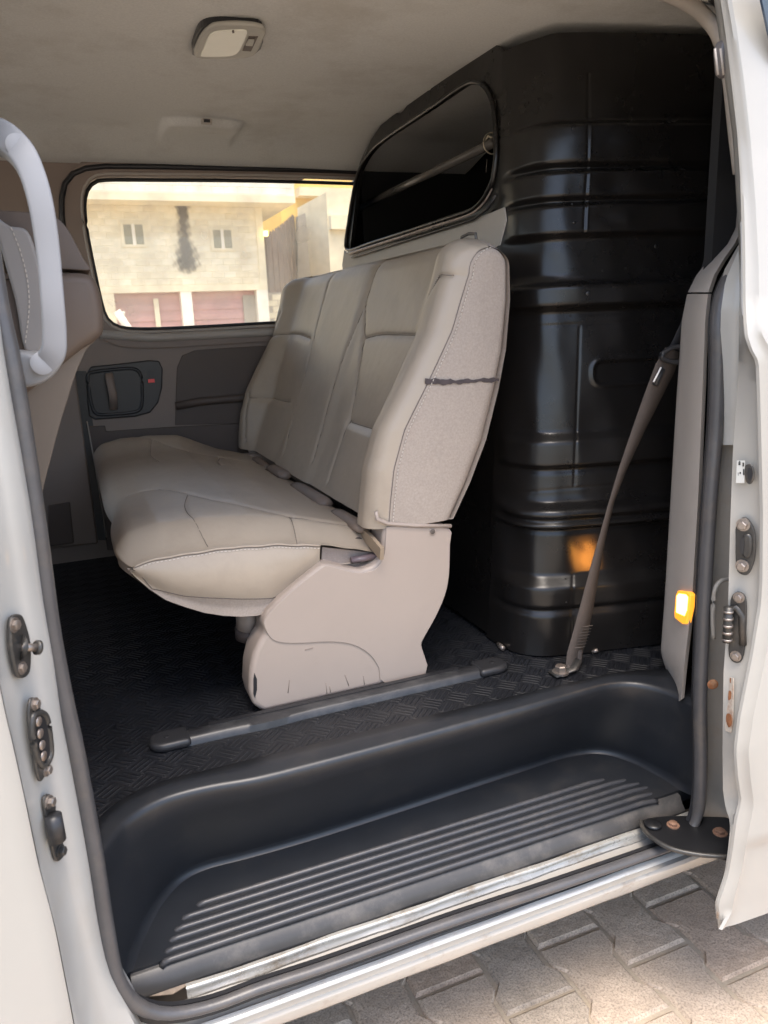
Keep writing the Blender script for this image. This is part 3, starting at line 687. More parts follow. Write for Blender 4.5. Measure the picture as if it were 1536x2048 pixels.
# flat front part with the window
def fplane(z): return .852+lean(z)[0]
fN = Vector((-1, 0, .09/1.1)).normalized(); fP = Vector((.8515, 0, 0))
def fpt(u, v, o=0.): return atp(u, v, fP+fN*o, fN)
gpx = [(694, 493), (700, 445), (707, 400), (716, 358), (728, 327), (749, 298), (775, 276), (832, 238), (884, 203), (925, 175), (949, 164), (970, 171), (985, 195), (992, 225), (995, 265), (996, 306), (991, 353), (982, 378), (970, 399), (949, 419), (910, 433), (806, 467), (740, 488), (706, 500)]
gl = resample(catmull([fpt(u, v, .0) for u, v in gpx], 5, True), 110, True)
yN = 1.50
ybl = lambda z: yN+lean(z)[1]
opx = [(693, 512), (702, 480), (712, 395), (722, 332), (741, 281), (762, 250), (775, 240), (790, 226), (801, 226), (806, 222), (820, 203), (848, 184), (860, 180), (872, 165), (905, 142), (930, 128), (960, 100), (985, 82), (1005, 72)]
ol = [fpt(u, v) for u, v in opx]
zt = 1.312
near = [Vector((fplane(z), ybl(z)+.002, z)) for z in (zt, 1.2, 1.0, .85)]
zlow = fpt(698, 512).z
ol = [p for p in ol if p.y > near[0].y+.01]
outer = ol+near+[Vector((fplane(.84), ybl(.84), .84)), Vector((fplane(.84), 2.6, .84))]
gcut = []
cg = sum(gl, Vector())/len(gl)
plate_hole('front_panel', outer, [cg+(p-cg)*1.012 for p in gl], fN*-.012, K['black_metal'], bk)
lo = [Vector((fplane(z), y, z)) for y, z in ((ybl(.03), .01), (2.70, .01), (2.70, .85), (ybl(.85), .85))]
prism('lower_front_panel', [p+fN*-.002 for p in lo], fN*-.010, K['black_metal'], bk)
# rolled window lip, thicker and paler along the bottom edge where the paint has worn
tube('window_lip', [p+fN*.004 for p in gl], .0055, K['black_metal'], bk, 10, closed=True, ry=.007, up=fN)
wl_ = [fpt(u, v, .012) for u, v in [(699, 507), (740, 494), (806, 473), (870, 452), (915, 438), (945, 426), (968, 405), (984, 378)]]
tube('worn_lip_edge', catmull(wl_, 6), .0042, mat('worn_lip_paint', (.36, .29, .25), .4, 0, .3, 30, dirt=(.10, .05, .04), dscale=50, damt=.9), bk, 8, scale=[1.3-.9*k/42 for k in range(43)])
fe = [p for p in ol if p.y > 2.0]
retr = [fpt(u, v) for u, v in [(693, 512), (702, 480), (712, 395), (722, 332), (741, 281)]]
grid('far_return', [[p, Vector((max(p.x+.03, 1.035), 2.70, p.z))] for p in [Vector((fplane(.02), 2.55, .02)), Vector((fplane(.6), 2.55, .6))]+retr], K['black_metal'], bk, smooth=False)
# beige skirt under the window, reaching to the corner of the sheet
sk = [(684, 530), (688, 500), (696, 508), (806, 480), (915, 446), (950, 437), (985, 424), (1008, 414), (1012, 440), (1000, 490), (700, 640)]
prism('beige_skirt', [fpt(u, v, .0035) for u, v in sk], fN*-.004, K['trim_light'], bk, bevel=.001)
tube('skirt_shadow_gap', [fpt(u, v, .010) for u, v in [(704, 515), (806, 483), (915, 449), (948, 438), (975, 418), (992, 390)]], .0035, K['seal_black'], bk, 8)
# load-space lining, blackened to keep the space dark, and its cross bar
cl = thing('load_space_lining', 'load-space walls blackened to look unlit through the bulkhead window', 'lining', (2, 1.9, 0))
box('side_lining', (1.035, 2.690, -.0), (2.9, 2.705, 1.36), K['dark_lining'], cl)
box('near_lining', (1.15, 1.16, -.0), (2.9, 1.18, 1.36), K['dark_lining'], cl)
box('rear_lining', (2.88, 1.18, 0), (2.9, 2.735, 1.36), K['dark_lining'], cl)
box('roof_lining', (1.0, 1.18, 1.345), (2.88, 2.735, 1.36), K['dark_lining'], cl)
box('rear_door_rib', (2.84, 1.9, .2), (2.88, 1.94, 1.3), K['pillar_black'], cl)
bar = thing('load_bar', 'black round bar across the load space behind the bulkhead window', 'bar', (1.06, 1.9, .9))
A = at(722, 414, 0, 1.03); B = at(984, 287, 0, 1.03); dn = (B-A).normalized()
tube('bar_tube', [A-dn*.05, B+dn*.01], .0115, K['pillar_black'], bar, 16)
tube('zip_tie', [B+dn*.0+Matrix.Rotation(R_(a), 3, dn) @ Vector((.004, 0, .024)) for a in range(0, 360, 20)], .0018, K['brass'], bar, 6, closed=True)
tube('tie_tail', [B-dn*.03+Vector((0, 0, .012)), B-dn*.012+Vector((-.003, 0, .02)), B+Vector((0, 0, .012))], .003, K['brass'], bar, 6)
tube('hanging_thread', [B-dn*.025+Vector((0, 0, -.03)), B-dn*.03+Vector((0, 0, -.06))], .0012, K['steel'], bar, 6)

# ================================================================== BENCH SEAT
bench = thing('bench_seat', 'three-place beige leather bench seat with grey fabric sides', 'seat', (.4, 2.0, 0))
Y0, Y1 = 1.38, 2.68
seamS = [(.344, .556), (.352, .556), (.40, .561), (.464, .571), (.542, .598), (.627, .648), (.731, .707), (.816, .738), (.881, .755), (.93, .78)]
rearR = [(.33, .697), (.418, .746), (.504, .785), (.606, .815), (.686, .833), (.785, .843), (.862, .841), (.93, .82)]
S_ = lambda z: np.interp(z, [a for a, b in seamS], [b for a, b in seamS])
Rr = lambda z: np.interp(z, [a for a, b in rearR], [b for a, b in rearR])
Pl = lambda z: .55+.40*(z-.35)
ZB, ZTOP = .345, .908
nrow = 170; tt = np.linspace(0, 1, nrow)
ycols = np.concatenate([np.linspace(0, .14, 40)[:-1], np.linspace(.14, 1.16, 190)[:-1], np.linspace(1.16, 1.30, 40)])+Y0
YY, TT = np.meshgrid(ycols, tt)
# top edge falls away slightly at the outer corners
drop = .022*np.maximum(0, 1-np.minimum(YY-Y0, Y1-YY)/.07)**2.2
ztop = ZTOP-drop
# rows: straight up to .88 of height, the remaining ones roll over the top edge
zz = np.where(TT < .9, ZB+(ztop-.038-ZB)*(TT/.9), 0); th = np.clip((TT-.9)/.1, 0, 1)*math.pi/2
zz = np.where(TT >= .9, ztop-.038+.038*np.sin(th), zz)
e = np.minimum(YY-Y0, Y1-YY)
Sx = S_(zz); Px = Pl(zz)+.006*np.sin((zz-.35)*9)
bolster = np.maximum(0, Px-(Sx-.042))
lobe = smoothstep(.155, .055, e)
front = Px-bolster*lobe
# middle place slightly prouder between its two long seams
front -= .006*smoothstep(.50, .56, YY-Y0)*smoothstep(.90, .84, YY-Y0)
# soft stuffing of each panel
front -= .005*np.sin(np.clip((YY-1.46)/.36, 0, 1)*math.pi)*np.sin(np.clip((zz-.52)/.2, 0, 1)*math.pi)
front -= .005*np.sin(np.clip((YY-2.26)/.36, 0, 1)*math.pi)*np.sin(np.clip((zz-.52)/.2, 0, 1)*math.pi)
front -= .010*np.sin(np.clip((YY-1.46)/.36, 0, 1)*math.pi)*smoothstep(.52, .50, zz)*smoothstep(.33, .43, zz)
front -= .010*np.sin(np.clip((YY-2.26)/.36, 0, 1)*math.pi)*smoothstep(.52, .50, zz)*smoothstep(.33, .43, zz)
# rounding towards the side seam
q = np.clip(1-e/.036, 0, 1); edge = 1-np.sqrt(np.maximum(0, 1-q**2))
front = front+(Sx-front)*edge
front = front+.034*(1-np.cos(th))
seams = [[(2.281, .93), (2.262, .80), (2.256, .70), (2.256, .604), (2.24, .49), (2.20, .379)],
         [(1.888, .93), (1.893, .84), (1.905, .77), (1.945, .65), (1.955, .53), (1.93, .40)],
         [(1.900, .80), (1.84, .713), (1.80, .60), (1.778, .516), (1.774, .37)],
         [(1.84, .713), (1.74, .722), (1.642, .722), (1.527, .720), (1.46, .711)],
         [(1.778, .516), (1.66, .515), (1.53, .518)],
         [(2.62, .80), (2.655, .717), (2.614, .519), (2.593, .37)],
         [(2.655, .717), (2.59, .725), (2.45, .724), (2.30, .711)],
         [(2.614, .519), (2.45, .516), (2.33, .520)],
         [(1.385, .835), (1.42, .835), (1.455, .800)]]
for k, sm in enumerate(seams):
    D = seg_dist(YY, zz, [tuple(p)[:2] for p in catmull([(a, b, 0) for a, b in sm], 6)])
    front += .004*np.exp(-(D/.0026)**2)+.0028*np.exp(-(D/.011)**2)+.0003*np.exp(-(D/.02)**2)*np.sin(YY*173+np.sin(zz*40))*np.sin(zz*191+np.cos(YY*30))
# faint wrinkles
front += .0012*np.sin(YY*13+zz*9)*np.sin(zz*17-YY*5)
rowsB = [[Vector((front[i, j], YY[i, j], zz[i, j])) for j in range(len(ycols))] for i in range(nrow)]
cover = grid('back_cover', rowsB, K['leather'], bench)
def front_at(y, z, o=.0008):
    i = int(np.argmin(np.abs(zz[:, 90]-z))); j = int(np.argmin(np.abs(ycols-y))); p = rowsB[i][j]; return Vector((p.x-o, y, z))
for k, sm in enumerate(seams):
    pth = [p for p in catmull([(a, b, 0) for a, b in sm], 10) if p.y < .895 and p.y > .35]
    if len(pth) > 3: tube('back_seam_shade', [front_at(p.x, p.y) for p in resample(pth, 40)], .0008, K['seamsoft'], cover, 5)  # dark tubes paint the crease shade along the back seams
# rear shell joined over the top
rear_rows = []
for i in range(nrow):
    rear_rows.append([Vector((float(Rr(zz[i, j]))-.034*(1-math.cos(th[i, j])), YY[i, j], zz[i, j])) for j in range(0, len(ycols), 4)]+[Vector((float(Rr(zz[i, -1]))-.034*(1-math.cos(th[i, -1])), YY[i, -1], zz[i, -1]))])
grid('back_shell', rear_rows, K['fabric'], bench)
tr = rowsB[-1]; rr_ = rear_rows[-1]; rr2 = resample(rr_, len(tr))
grid('top_piping', [tr, [a.lerp(b, .5)+Vector((0, 0, .003)) for a, b in zip(tr, rr2)], rr2], K['leather'], bench)
grid('back_base', [rowsB[0], resample(rear_rows[0], len(tr))], K['fabric'], bench)
for yside, sgn in ((Y0, -1), (Y1, 1)):
    rws = []
    for i in range(nrow):
        a = rowsB[i][0 if sgn < 0 else -1]; b = rear_rows[i][0 if sgn < 0 else -1]
        r = []
        for k in range(25):
            t = k/24; bul = .007*math.sin(math.pi*t)**.7+.010*(1-abs(2*t-1)**6)*0
            p = a.lerp(b, t); rd = .020*max(0, (t-.85)/.15)**2
            ed = .012*max(0, (i/nrow-.93)/.07)**2
            r.append(p+Vector((0, sgn*(bul-rd*(1 if sgn < 0 else 1)-ed), 0)))
        rws.append(r)
    grid('side_panel', rws, K['fabric'], bench)
# stitching on the side seam and piping
sp_ = [rowsB[i][0] for i in range(2, nrow-1)]
stv, stf = [], []
def add_stitches(path, off, L=.0042, gap=.0032, r=.0010, crd=None):
    P = resample(path, int(sum((b-a).length for a, b in zip(path, path[1:]))/(L+gap))*1+2)
    for a, b in zip(P, P[1:]):
        T = (b-a); 
        if T.length < 1e-6: continue
        T.normalize(); c = a+off; q = T.orthogonal().normalized(); w2 = T.cross(q); s0 = len(stv)
        for z in (0, L):
            for i in range(4):
                stv.append(c+T*z+(q*math.cos(i*math.pi/2)+w2*math.sin(i*math.pi/2))*r)
        stf.extend([(s0+i, s0+(i+1) % 4, s0+4+(i+1) % 4, s0+4+i) for i in range(4)]+[(s0, s0+1, s0+2, s0+3), (s0+4, s0+5, s0+6, s0+7)])
add_stitches([p+Vector((.010, -.0035, 0)) for p in sp_], Vector((0, -.0018, 0)))
st = mesh('back_stitching', stv, stf, K['thread'], bench); st['kind'] = 'stuff'
tube('side_seam', [p+Vector((.003, -.0008, 0)) for p in sp_[::3]], .0011, K['seamsoft'], bench, 6)
# dark marker stroke across the near side panel
mk = [(848, 757), (870, 756), (905, 760), (925, 762), (960, 763), (998, 762), (999, 767), (985, 768), (965, 772), (945, 769), (925, 766), (905, 768), (880, 768), (850, 766)]
mrows = []
for t in np.linspace(0, 1, 30):
    u = 850+148*t; vm = 762+2*math.sin(t*5)+1*math.sin(t*31); hh = (5.5 if t < .35 else 2.2+2.4*abs(math.sin(t*9)))+.8*math.sin(t*57)
    if t > .95: hh = 2.5
    y = Y0-.0022-.007*max(0, math.sin(math.pi*min(1, max(0, t*1.02+.0))))**.7
    mrows.append([at(u, vm-hh, 1, y), at(u, vm, 1, y-.0004), at(u, vm+hh, 1, y)])
grid('marker_stroke', mrows, K['marker'], bench)
# headrest sleeve on the near top edge and stumps of the others
for u, v, y in ((925, 473, 1.50),):
    z = .914; c = Vector((.815-.0, y, z))
    tube('strap_loop', [c+Vector((0, -.035, -.010)), c+Vector((0, -.030, .008)), c+Vector((0, 0, .011)), c+Vector((0, .03, .008)), c+Vector((0, .036, -.01))], .0035, K['pillar_black'], bench, 8)

# --- cushion
cy0, cy1 = 1.40, 2.68
ncx, ncy = 150, 220
sx = np.linspace(0, 1, ncx); yv = np.linspace(cy0, cy1, ncy)
SX, CY = np.meshgrid(sx, yv)
ec = np.minimum(CY-cy0, cy1-CY)
xf = .035+.012*np.exp(-((CY-1.83)/.09)**2)+.012*np.exp(-((CY-2.30)/.12)**2)*0+.024*np.clip(1-ec/.09, 0, 1)**2
xr = .545
th0 = SX
# profile: bottom-front -> round nose -> top -> rear
CX = np.zeros_like(SX); CZ = np.zeros_like(SX)
ztopf = lambda x: np.interp(x, [0, .06, .12, .2, .3, .4, .48, .56], [.352, .372, .384, .386, .380, .362, .340, .315])
zsidef = lambda x: np.interp(x, [0, .06, .12, .23, .336, .417, .48, .54], [.338, .341, .346, .348, .340, .326, .308, .291])
a = np.clip(SX/.16, 0, 1)
X_ = xf+(xr-xf)*np.clip((SX-.08)/.92, 0, 1)
puff = smoothstep(0, .10, ec)
topz = zsidef(X_)*(1-puff)+(ztopf(X_)+.004)*puff
# lobes of the two outer places, shallow valley where the middle begins
topz += .005*np.exp(-((CY-1.54)/.12)**2)*smoothstep(.34, .05, X_)+.034*np.exp(-((CY-2.58)/.09)**2)*smoothstep(.44, .28, X_)*puff
topz -= .006*np.exp(-((CY-1.86)/.08)**2)*smoothstep(.25, .05, X_)
nose_r = .040
na = np.clip(1-SX/.16, 0, 1)*math.pi*.62
nx = nose_r*(1-np.cos(na*0+np.clip(1-SX/.16, 0, 1)*math.pi/2))
fr_ = np.clip(1-SX/.16, 0, 1)
CX = X_.copy(); CZ = topz.copy()
ms = SX < .16
xn = np.interp(.16, [.08, 1], [0, 1])
X16 = xf+(xr-xf)*(.08/.92)
ang = fr_*math.radians(118)
CX = np.where(ms, X16-(X16-xf)*np.sin(ang)/1.0, CX)
CZ = np.where(ms, topz-(.006+.034*smoothstep(0, .16, ec))*(1-np.cos(ang)), CZ)
lines = [[(.10, 2.62), (.155, 2.60), (.215, 2.544), (.288, 2.46), (.372, 2.38), (.45, 2.36), (.54, 2.36)],
         [(.215, 2.545), (.200, 2.45), (.193, 2.36), (.204, 2.24)],
         [(.40, 2.37), (.375, 2.27), (.37, 2.19)],
         [(.09, 1.87), (.13, 1.862), (.173, 1.84), (.249, 1.68), (.328, 1.56), (.386, 1.50), (.431, 1.49), (.54, 1.49)],
         [(.211, 1.735), (.189, 1.62), (.185, 1.52), (.20, 1.415)],
         [(.386, 1.505), (.380, 1.45), (.372, 1.405)],
         [(.45, 1.41), (.45, 1.8), (.45, 2.2), (.45, 2.66)]]
for k, ln in enumerate(lines[:-1]):
    D = seg_dist(CX, CY, [tuple(p)[:2] for p in catmull([(a_, b_, 0) for a_, b_ in ln], 5)])
    s_ = .5 if k in (1, 4) else 1
    CZ = CZ-np.where(ms, 0, 1)*s_*(.0035*np.exp(-(D/.0028)**2)+.0018*np.exp(-(D/.012)**2))
CZ += .0007*np.sin(CX*110+CY*25)*smoothstep(.06, .0, ec)
crow = [[Vector((CX[i, j], CY[i, j], CZ[i, j])) for j in range(ncx)] for i in range(ncy)]
ctop = grid('cushion_top', crow, K['leather'], bench)
def top_at(x, y):
    i = int(np.argmin(np.abs(yv-y))); j = int(np.argmin(np.abs(CX[i]-x)+(SX[i] < .16))); return Vector((x, y, CZ[i, j]+.0008))
for k, ln in enumerate(lines[:-1]):
    pth = catmull([(a_, b_, 0) for a_, b_ in ln], 8)
    if len(pth) > 3: tube('top_seam_shade', [top_at(p.x, p.y) for p in resample(pth, 36)], .0006 if k in (1, 4) else .0008, K['seamsoft'], ctop, 5)  # crease shade of the cushion seams, drawn as dark tubes
# underside, following the near outline read off the photograph
under = [(.050, .335), (.063, .315), (.085, .288), (.112, .262), (.144, .243), (.180, .224), (.217, .211), (.25, .203), (.285, .199), (.31, .205), (.327, .220), (.37, .249), (.414, .279), (.48, .275), (.545, .27)]
def under_pt(t, y):
    r = resample([Vector((x, 0, z)) for x, z in under], 60); return r
UR = resample([Vector((x, 0, z)) for x, z in under], 70)
# side panel: spans between top seam and lower outline
top_near = [p for p in crow[0]]
tn = resample([p for p in top_near if p.x < .425 or p.z > .33][:], 70)
seam_path = [Vector((p.x, cy0, p.z)) for p in crow[0] if p.x <= .418]
seam_path = resample([crow[0][0]]+seam_path[1:], 70)
UN = resample([Vector((x, cy0+.004, z)) for x, z in under[:13]], 70)
npan = 24; rws = []
for k in range(npan+1):
    t = k/npan; r = []
    for i in range(70):
        p = seam_path[i].lerp(UN[i], t); m_ = math.sin(math.pi*min(1, i/69*1.0)); b_ = .016*math.sin(math.pi*min(1, t*1.15))*m_**.6 if t*1.15 < 1 else 0
        r.append(p+Vector((0, -b_, 0)))
    rws.append(r)
zsm = lambda x: interp(x, [.080, .14, .192, .25, .313, .35], [.292, .266, .254, .242, .231, .236])
def strip_rows():
    A_, B_ = [], []
    top_r, bot_r = [], []
    for i in range(70):
        ztp_, zbt = seam_path[i].z, UN[i].z; t = (ztp_-zsm(UN[i].x))/(ztp_-zbt+1e-6); t = min(1, max(0, t)); top_r.append(t)
    def pt(i, t):
        f = t*npan; k = min(npan-1, int(f)); return rws[k][i].lerp(rws[k+1][i], f-k)
    A_ = [[pt(i, top_r[i]*k/18) for i in range(70)] for k in range(19)]
    B_ = [[pt(i, top_r[i]+(1-top_r[i])*k/8) for i in range(70)] for k in range(9)]
    return A_, B_
# split so that the fabric strip follows the lower edge
side_rows, fab_rows = strip_rows()
grid('cushion_side', side_rows, K['leather'], bench)
grid('cushion_fabric_strip', fab_rows, K['fabric'], bench)
tube('strip_seam', [p+Vector((0, -.0008, 0)) for p, q_ in zip(fab_rows[0], fab_rows[-1]) if (p-q_).length > .003], .0009, K['seamdark'], bench, 6)
tube('cushion_piping', [p+Vector((0, -.0008, -.001)) for p in seam_path], .0022, K['leather'], bench, 8)
tube('cushion_seam', [p+Vector((0, -.0022, -.003)) for p in seam_path], .0009, K['seamdark'], bench, 6)
stv, stf = [], []
add_stitches([p+Vector((0, -.004, -.006)) for p in seam_path[4:]], Vector((0, 0, 0)))
st = mesh('cushion_stitching', stv, stf, K['thread'], bench); st['kind'] = 'stuff'
# front-to-underside skin across the width
rws = []
for y in np.linspace(cy0+.003, cy1, 60):
    i = int((y-cy0)/(cy1-cy0)*(ncy-1)+.5); nose = crow[min(i, ncy-1)][0]
    dx_ = nose.x-crow[0][0].x
    rws.append([Vector((nose.x, y, nose.z))]+[Vector((p.x+dx_*math.exp(-(k/12)), y, p.z+(0.0 if k else 0))) for k, p in enumerate(UR)][2:])
grid('cushion_underside', rws, K['fabric'], bench)
grid('cushion_far_side', [[Vector((p.x, cy1, p.z)) for p in crow[-1]], [Vector((p.x, cy1, .25)) for p in crow[-1]]], K['leather'], bench)
# rear pocket of the cushion side and recliner lever
px_side = [(643, 1093), (700, 1099), (757, 1106), (757, 1140), (640, 1140)]
pxpoly('cushion_rear_side', px_side, (0, 1.418, 0), (0, -1, 0), .004, K['fabric_dark'], bench, bevel=.001)
lv = [at(u, v, 1, 1.40) for u, v in [(702, 1120), (725, 1117), (752, 1111)]]
tube('recline_lever', lv, .0085, mat('plum_plastic', (.13, .10, .11), .35), bench, 12, ry=.0065, scale=[.9, 1, 1])
# --- near leg cover
leg = [(527, 1426), (505, 1410), (498, 1380), (500, 1340), (507, 1308), (519, 1283), (530, 1268), (524, 1248), (535, 1226), (556, 1203), (590, 1172), (640, 1133), (655, 1127), (690, 1136), (722, 1141), (748, 1132), (762, 1112), (766, 1085), (768, 1060), (775, 1046), (840, 1050), (902, 1052), (903, 1090), (901, 1150), (893, 1190), (874, 1235), (850, 1278), (846, 1292), (856, 1350)]
LY = 1.378
lc = pxpoly('leg_cover', leg, (0, LY, 0), (0, -1, 0), .075, K['cream'], bench, bevel=.017, seg=5, towards=False)
up_ = [(527, 1246), (537, 1228), (558, 1205), (592, 1174), (641, 1136), (656, 1131), (690, 1140), (724, 1145), (751, 1136), (766, 1114), (770, 1086), (772, 1062), (778, 1053), (840, 1055), (898, 1057), (899, 1090), (897, 1150), (889, 1190), (870, 1234), (846, 1277), (842, 1292), (851, 1346), (768, 1365), (757, 1335), (738, 1308), (705, 1289), (660, 1283), (600, 1286), (558, 1284), (538, 1272)]
pxpoly('upper_leg_cover', up_, (0, LY, 0), (0, -1, 0), .0026, K['cream'], lc, bevel=.0022, seg=3, smoothpts=3)
prism('leg_slot', [at(u, v, 1, LY-.0008) for u, v in [(509, 1346), (514, 1358), (514, 1380), (510, 1396), (507, 1388), (507, 1358)]], (0, .004, 0), K['seal_black'], lc)
cyl('screw_hole', at(865, 1063, 1, LY-.0045), (0, -1, 0), .0058, .0008, K['seamdark'], lc, 16, .0002)
cyl('screw_rim', at(865, 1063, 1, LY-.0030), (0, -1, 0), .0075, .0018, K['cream'], lc, 16, .0002)
tubp = [at(u, v, 1, LY-.004) for u, v in [(752, 1023), (754, 1038), (775, 1047), (830, 1051), (902, 1052)]]
tube('hinge_rim', tubp, .0042, K['cream'], lc, 10)
box('far_leg_cover', (.37, 2.55, 0), (.66, 2.62, .33), K['cream'], bench, bevel=.01)
box('seat_frame', (.30, 1.46, .20), (.68, 2.60, .235), K['trim_dark'], bench, bevel=.01)
box('mid_leg_cover', (.42, 2.0, 0), (.60, 2.05, .22), K['black_plastic'], bench, bevel=.01)
a = at(497, 1232, 1, 1.50); b = at(497, 1274, 1, 1.50)
for k, q_ in enumerate([[(576, 1386), (579, 1360)], [(652, 1366), (654, 1388)], [(659, 1372), (661, 1384)], [(793, 1277), (803, 1282)], [(812, 1345), (826, 1340)], [(690, 1350), (698, 1372)], [(727, 1352), (729, 1370)], [(610, 1300), (626, 1296)]]):
    tube('scuff', [at(u, v, 1, LY-.0008) for u, v in q_], .0007, mat('scuff_mark', (.27, .22, .185), .8) if k == 0 else bpy.data.materials['scuff_mark'], lc, 5)
tube('support_foot', [a+Vector((0, 0, .02)), b+Vector((0, 0, .022))], .033, K['cream'], bench, 18, ry=.024)
tube('foot_pad', [b+Vector((0, 0, .0225)), b+Vector((0, 0, .0))], .036, K['trim_dark'], bench, 18, ry=.027)
# --- belt buckles in the gap between cushion and backrest
def buckle(u0, v0, u1, v1, m_, x=.528, rr=.021, tail=None):
    a = atp(u0, v0, (x, 0, 0), (1, 0, 0)); b = atp(u1, v1, (x, 0, 0), (1, 0, 0))
    bt = thing('belt_buckle', tail, 'belt buckle', b, 'belt buckles lying in the seat gap')
    tube('buckle_sleeve', [a, a.lerp(b, .15), a.lerp(b, .85), b], rr, m_, bt, 12, ry=rr*.6, scale=[.85, 1, 1, .8])
    tube('buckle_strap', [a+Vector((-.022, 0, -.004)), a.lerp(b, .5)+Vector((-.026, 0, -.012)), b+Vector((-.015, 0, -.02))], .010, K['webbing'], bt, 8, ry=.003)
    return bt
bm_ = mat('taupe_buckle', (.19, .145, .115), .5)
buckle(512, 918, 535, 938, bm_, tail='tan belt buckle farthest from the door, by the seat hinge', rr=.018)
buckle(545, 936, 572, 952, bm_, tail='shiny greyish belt buckle second farthest along the seat gap')
buckle(592, 972, 652, 1008, bm_, tail='longest brown belt buckle, in the middle of the seat gap', rr=.022)
buckle(672, 1026, 728, 1058, bm_, tail='near tan belt buckle beside the leg cover, above a loose strap', rr=.020)
# loose strap next to the hinge
lsx = .53
ls = sweep('loose_strap', catmull([atp(u, v, (lsx, 0, 0), (1, 0, 0)) for u, v in [(668, 1033), (700, 1052), (735, 1075), (764, 1108)]], 5), [(-.004, -.013), (.004, -.013), (.004, .013), (-.004, .013)], mat('tan_strap', (.34, .26, .18), .6), bench, sharp=40)
tube('far_hinge_cover', [at(u, v, 1, 2.60) for u, v in [(488, 876), (499, 880), (503, 898), (512, 915)]], .011, K['cream'], bench, 10, scale=[.5, 1, 1.2, 1.5])

# ================================================================== REAR PILLAR TRIM, BELT, LAMP
inn = [(345, 1478), (380, 1472), (410, 1469), (457, 1467), (489, 1451), (520, 1421), (550, 1397), (586, 1379), (640, 1368), (700, 1364), (800, 1357), (1000, 1345), (1200, 1333), (1310, 1325), (1345, 1336), (1390, 1345)]
ouu = [(345, 1500), (380, 1495), (410, 1490), (457, 1484), (489, 1468), (520, 1446), (550, 1428), (586, 1416), (640, 1410), (700, 1408), (800, 1404), (1000, 1396), (1200, 1384), (1310, 1371), (1345, 1367), (1400, 1362)]
def trimrows(v0, v1, n):
    rws = []
    for v in np.linspace(v0, v1, n):
        a = interp(v, *zip(*inn)); b = interp(v, *zip(*ouu)); t = interp(v, [300, 700, 1400], [.045, .01, 0])
        p = at(a, v, 1, 1.165+t); q = at(b, v, 1, 1.045+t)
        mid = p.lerp(q, .5)+Vector((-.004, -.004, 0))
        rws.append([p+Vector((.03, .03, 0)), p+Vector((.004, .010, 0)), p, p.lerp(mid, .3)+Vector((-.003, -.003, 0)), mid, q.lerp(mid, .3)+Vector((-.003, -.002, 0)), q, q+Vector((.012, .004, 0))])
    return rws
lt = grid('lower_pillar_trim', trimrows(588, 1400, 60), K['trim_light'], van, sharp=60)
grid('upper_pillar_trim', trimrows(345, 584.5, 36), K['trim_light'], van, sharp=60)
# trim arch at the rear top corner of the doorway
ar = catmull([at(1290, -30, 1, 1.13), at(1345, -8, 1, 1.13), at(1385, 12, 1, 1.13), at(1418, 42, 1, 1.13), at(1442, 84, 1, 1.12), at(1458, 150, 1, 1.12), at(1470, 260, 1, 1.11), at(1480, 345, 1, 1.10)], 6)
tube('arch_trim', ar, .0125, K['trim_light'], van, 12, ry=.012)
tube('arch_seal', [p+Vector((.012, -.02, .018)) for p in ar], .012, K['seal_black'], van, 10)
# painted body post behind the seal
rws = []
for v in np.linspace(380, 1700, 60):
    u0 = interp(v, [380, 480, 540, 620, 700, 850, 1000, 1200, 1400, 1600, 1700], [1560, 1500, 1466, 1446, 1442, 1440, 1430, 1420, 1408, 1406, 1400])
    p = at(u0, v, 1, 1.02)
    rws.append([p+Vector((0, .02, 0)), p, p+Vector((.018, -.012, 0)), p+Vector((.03, -.035, 0)), p+Vector((.075, -.055, 0)), p+Vector((.13, -.060, 0)), p+Vector((.5, -.060, 0))])
grid('rear_body_post', rws, K['jamb_dirty'], van, sharp=50)
# pressed window-side flange, blueish white above the waist
rws = []
for v in np.linspace(500, 890, 30):
    ul = interp(v, [500, 560, 620, 700, 850, 890], [1488, 1462, 1453, 1451, 1449, 1447]); ur = interp(v, [500, 560, 620, 700, 850, 890], [1500, 1490, 1481, 1476, 1474, 1464])
    p = at(ul, v, 1, 1.0); q = at(ur+12, v, 1, .965)
    rws.append([p+Vector((0, .012, 0)), p, q, q+Vector((.02, .01, 0))])
grid('post_flange', rws, K['jamb'], van)
pr = catmull([at(u, v, 1, .975) for u, v in [(1462, 1158), (1440, 1160), (1426, 1180), (1422, 1230), (1424, 1275)]], 5)
tube('post_pressing', [p+Vector((.0, -.004, 0)) for p in pr], .004, K['jamb_dirty'], van, 8)
cyl('rusty_plug', at(1425, 1368, 1, .972), (-.5, -1, 0), .010, .003, K['rust'], van, 16)

# courtesy lamp on the lower trim
lP = at(1364, 1214, 1, 1.088); 
n1 = at(1345, 1214, 1, 1.135); n2 = at(1384, 1214, 1, 1.045); ax = (n2-n1).normalized(); nrmL = Vector((ax.y, -ax.x, 0)); 
if nrmL.dot(Vector(CP)-lP) < 0: nrmL = -nrmL
lP = lP+nrmL*.008
def lpx(px): return [atp(u, v, lP, nrmL) for u, v in px]
cl_ = prism('courtesy_lamp', lpx([(1355, 1181), (1375, 1184), (1380, 1190), (1378, 1215), (1371, 1248), (1364, 1248), (1349, 1236), (1348, 1226), (1351, 1190)]), nrmL*-.012, K['amber_rim'], van, bevel=.002)
prism('glowing_lens', [p+nrmL*.0012 for p in lpx([(1358, 1187), (1372, 1189), (1376, 1194), (1374, 1220), (1369, 1232), (1353, 1225), (1354, 1192)])], nrmL*-.004, K['amber'], cl_, bevel=.001)
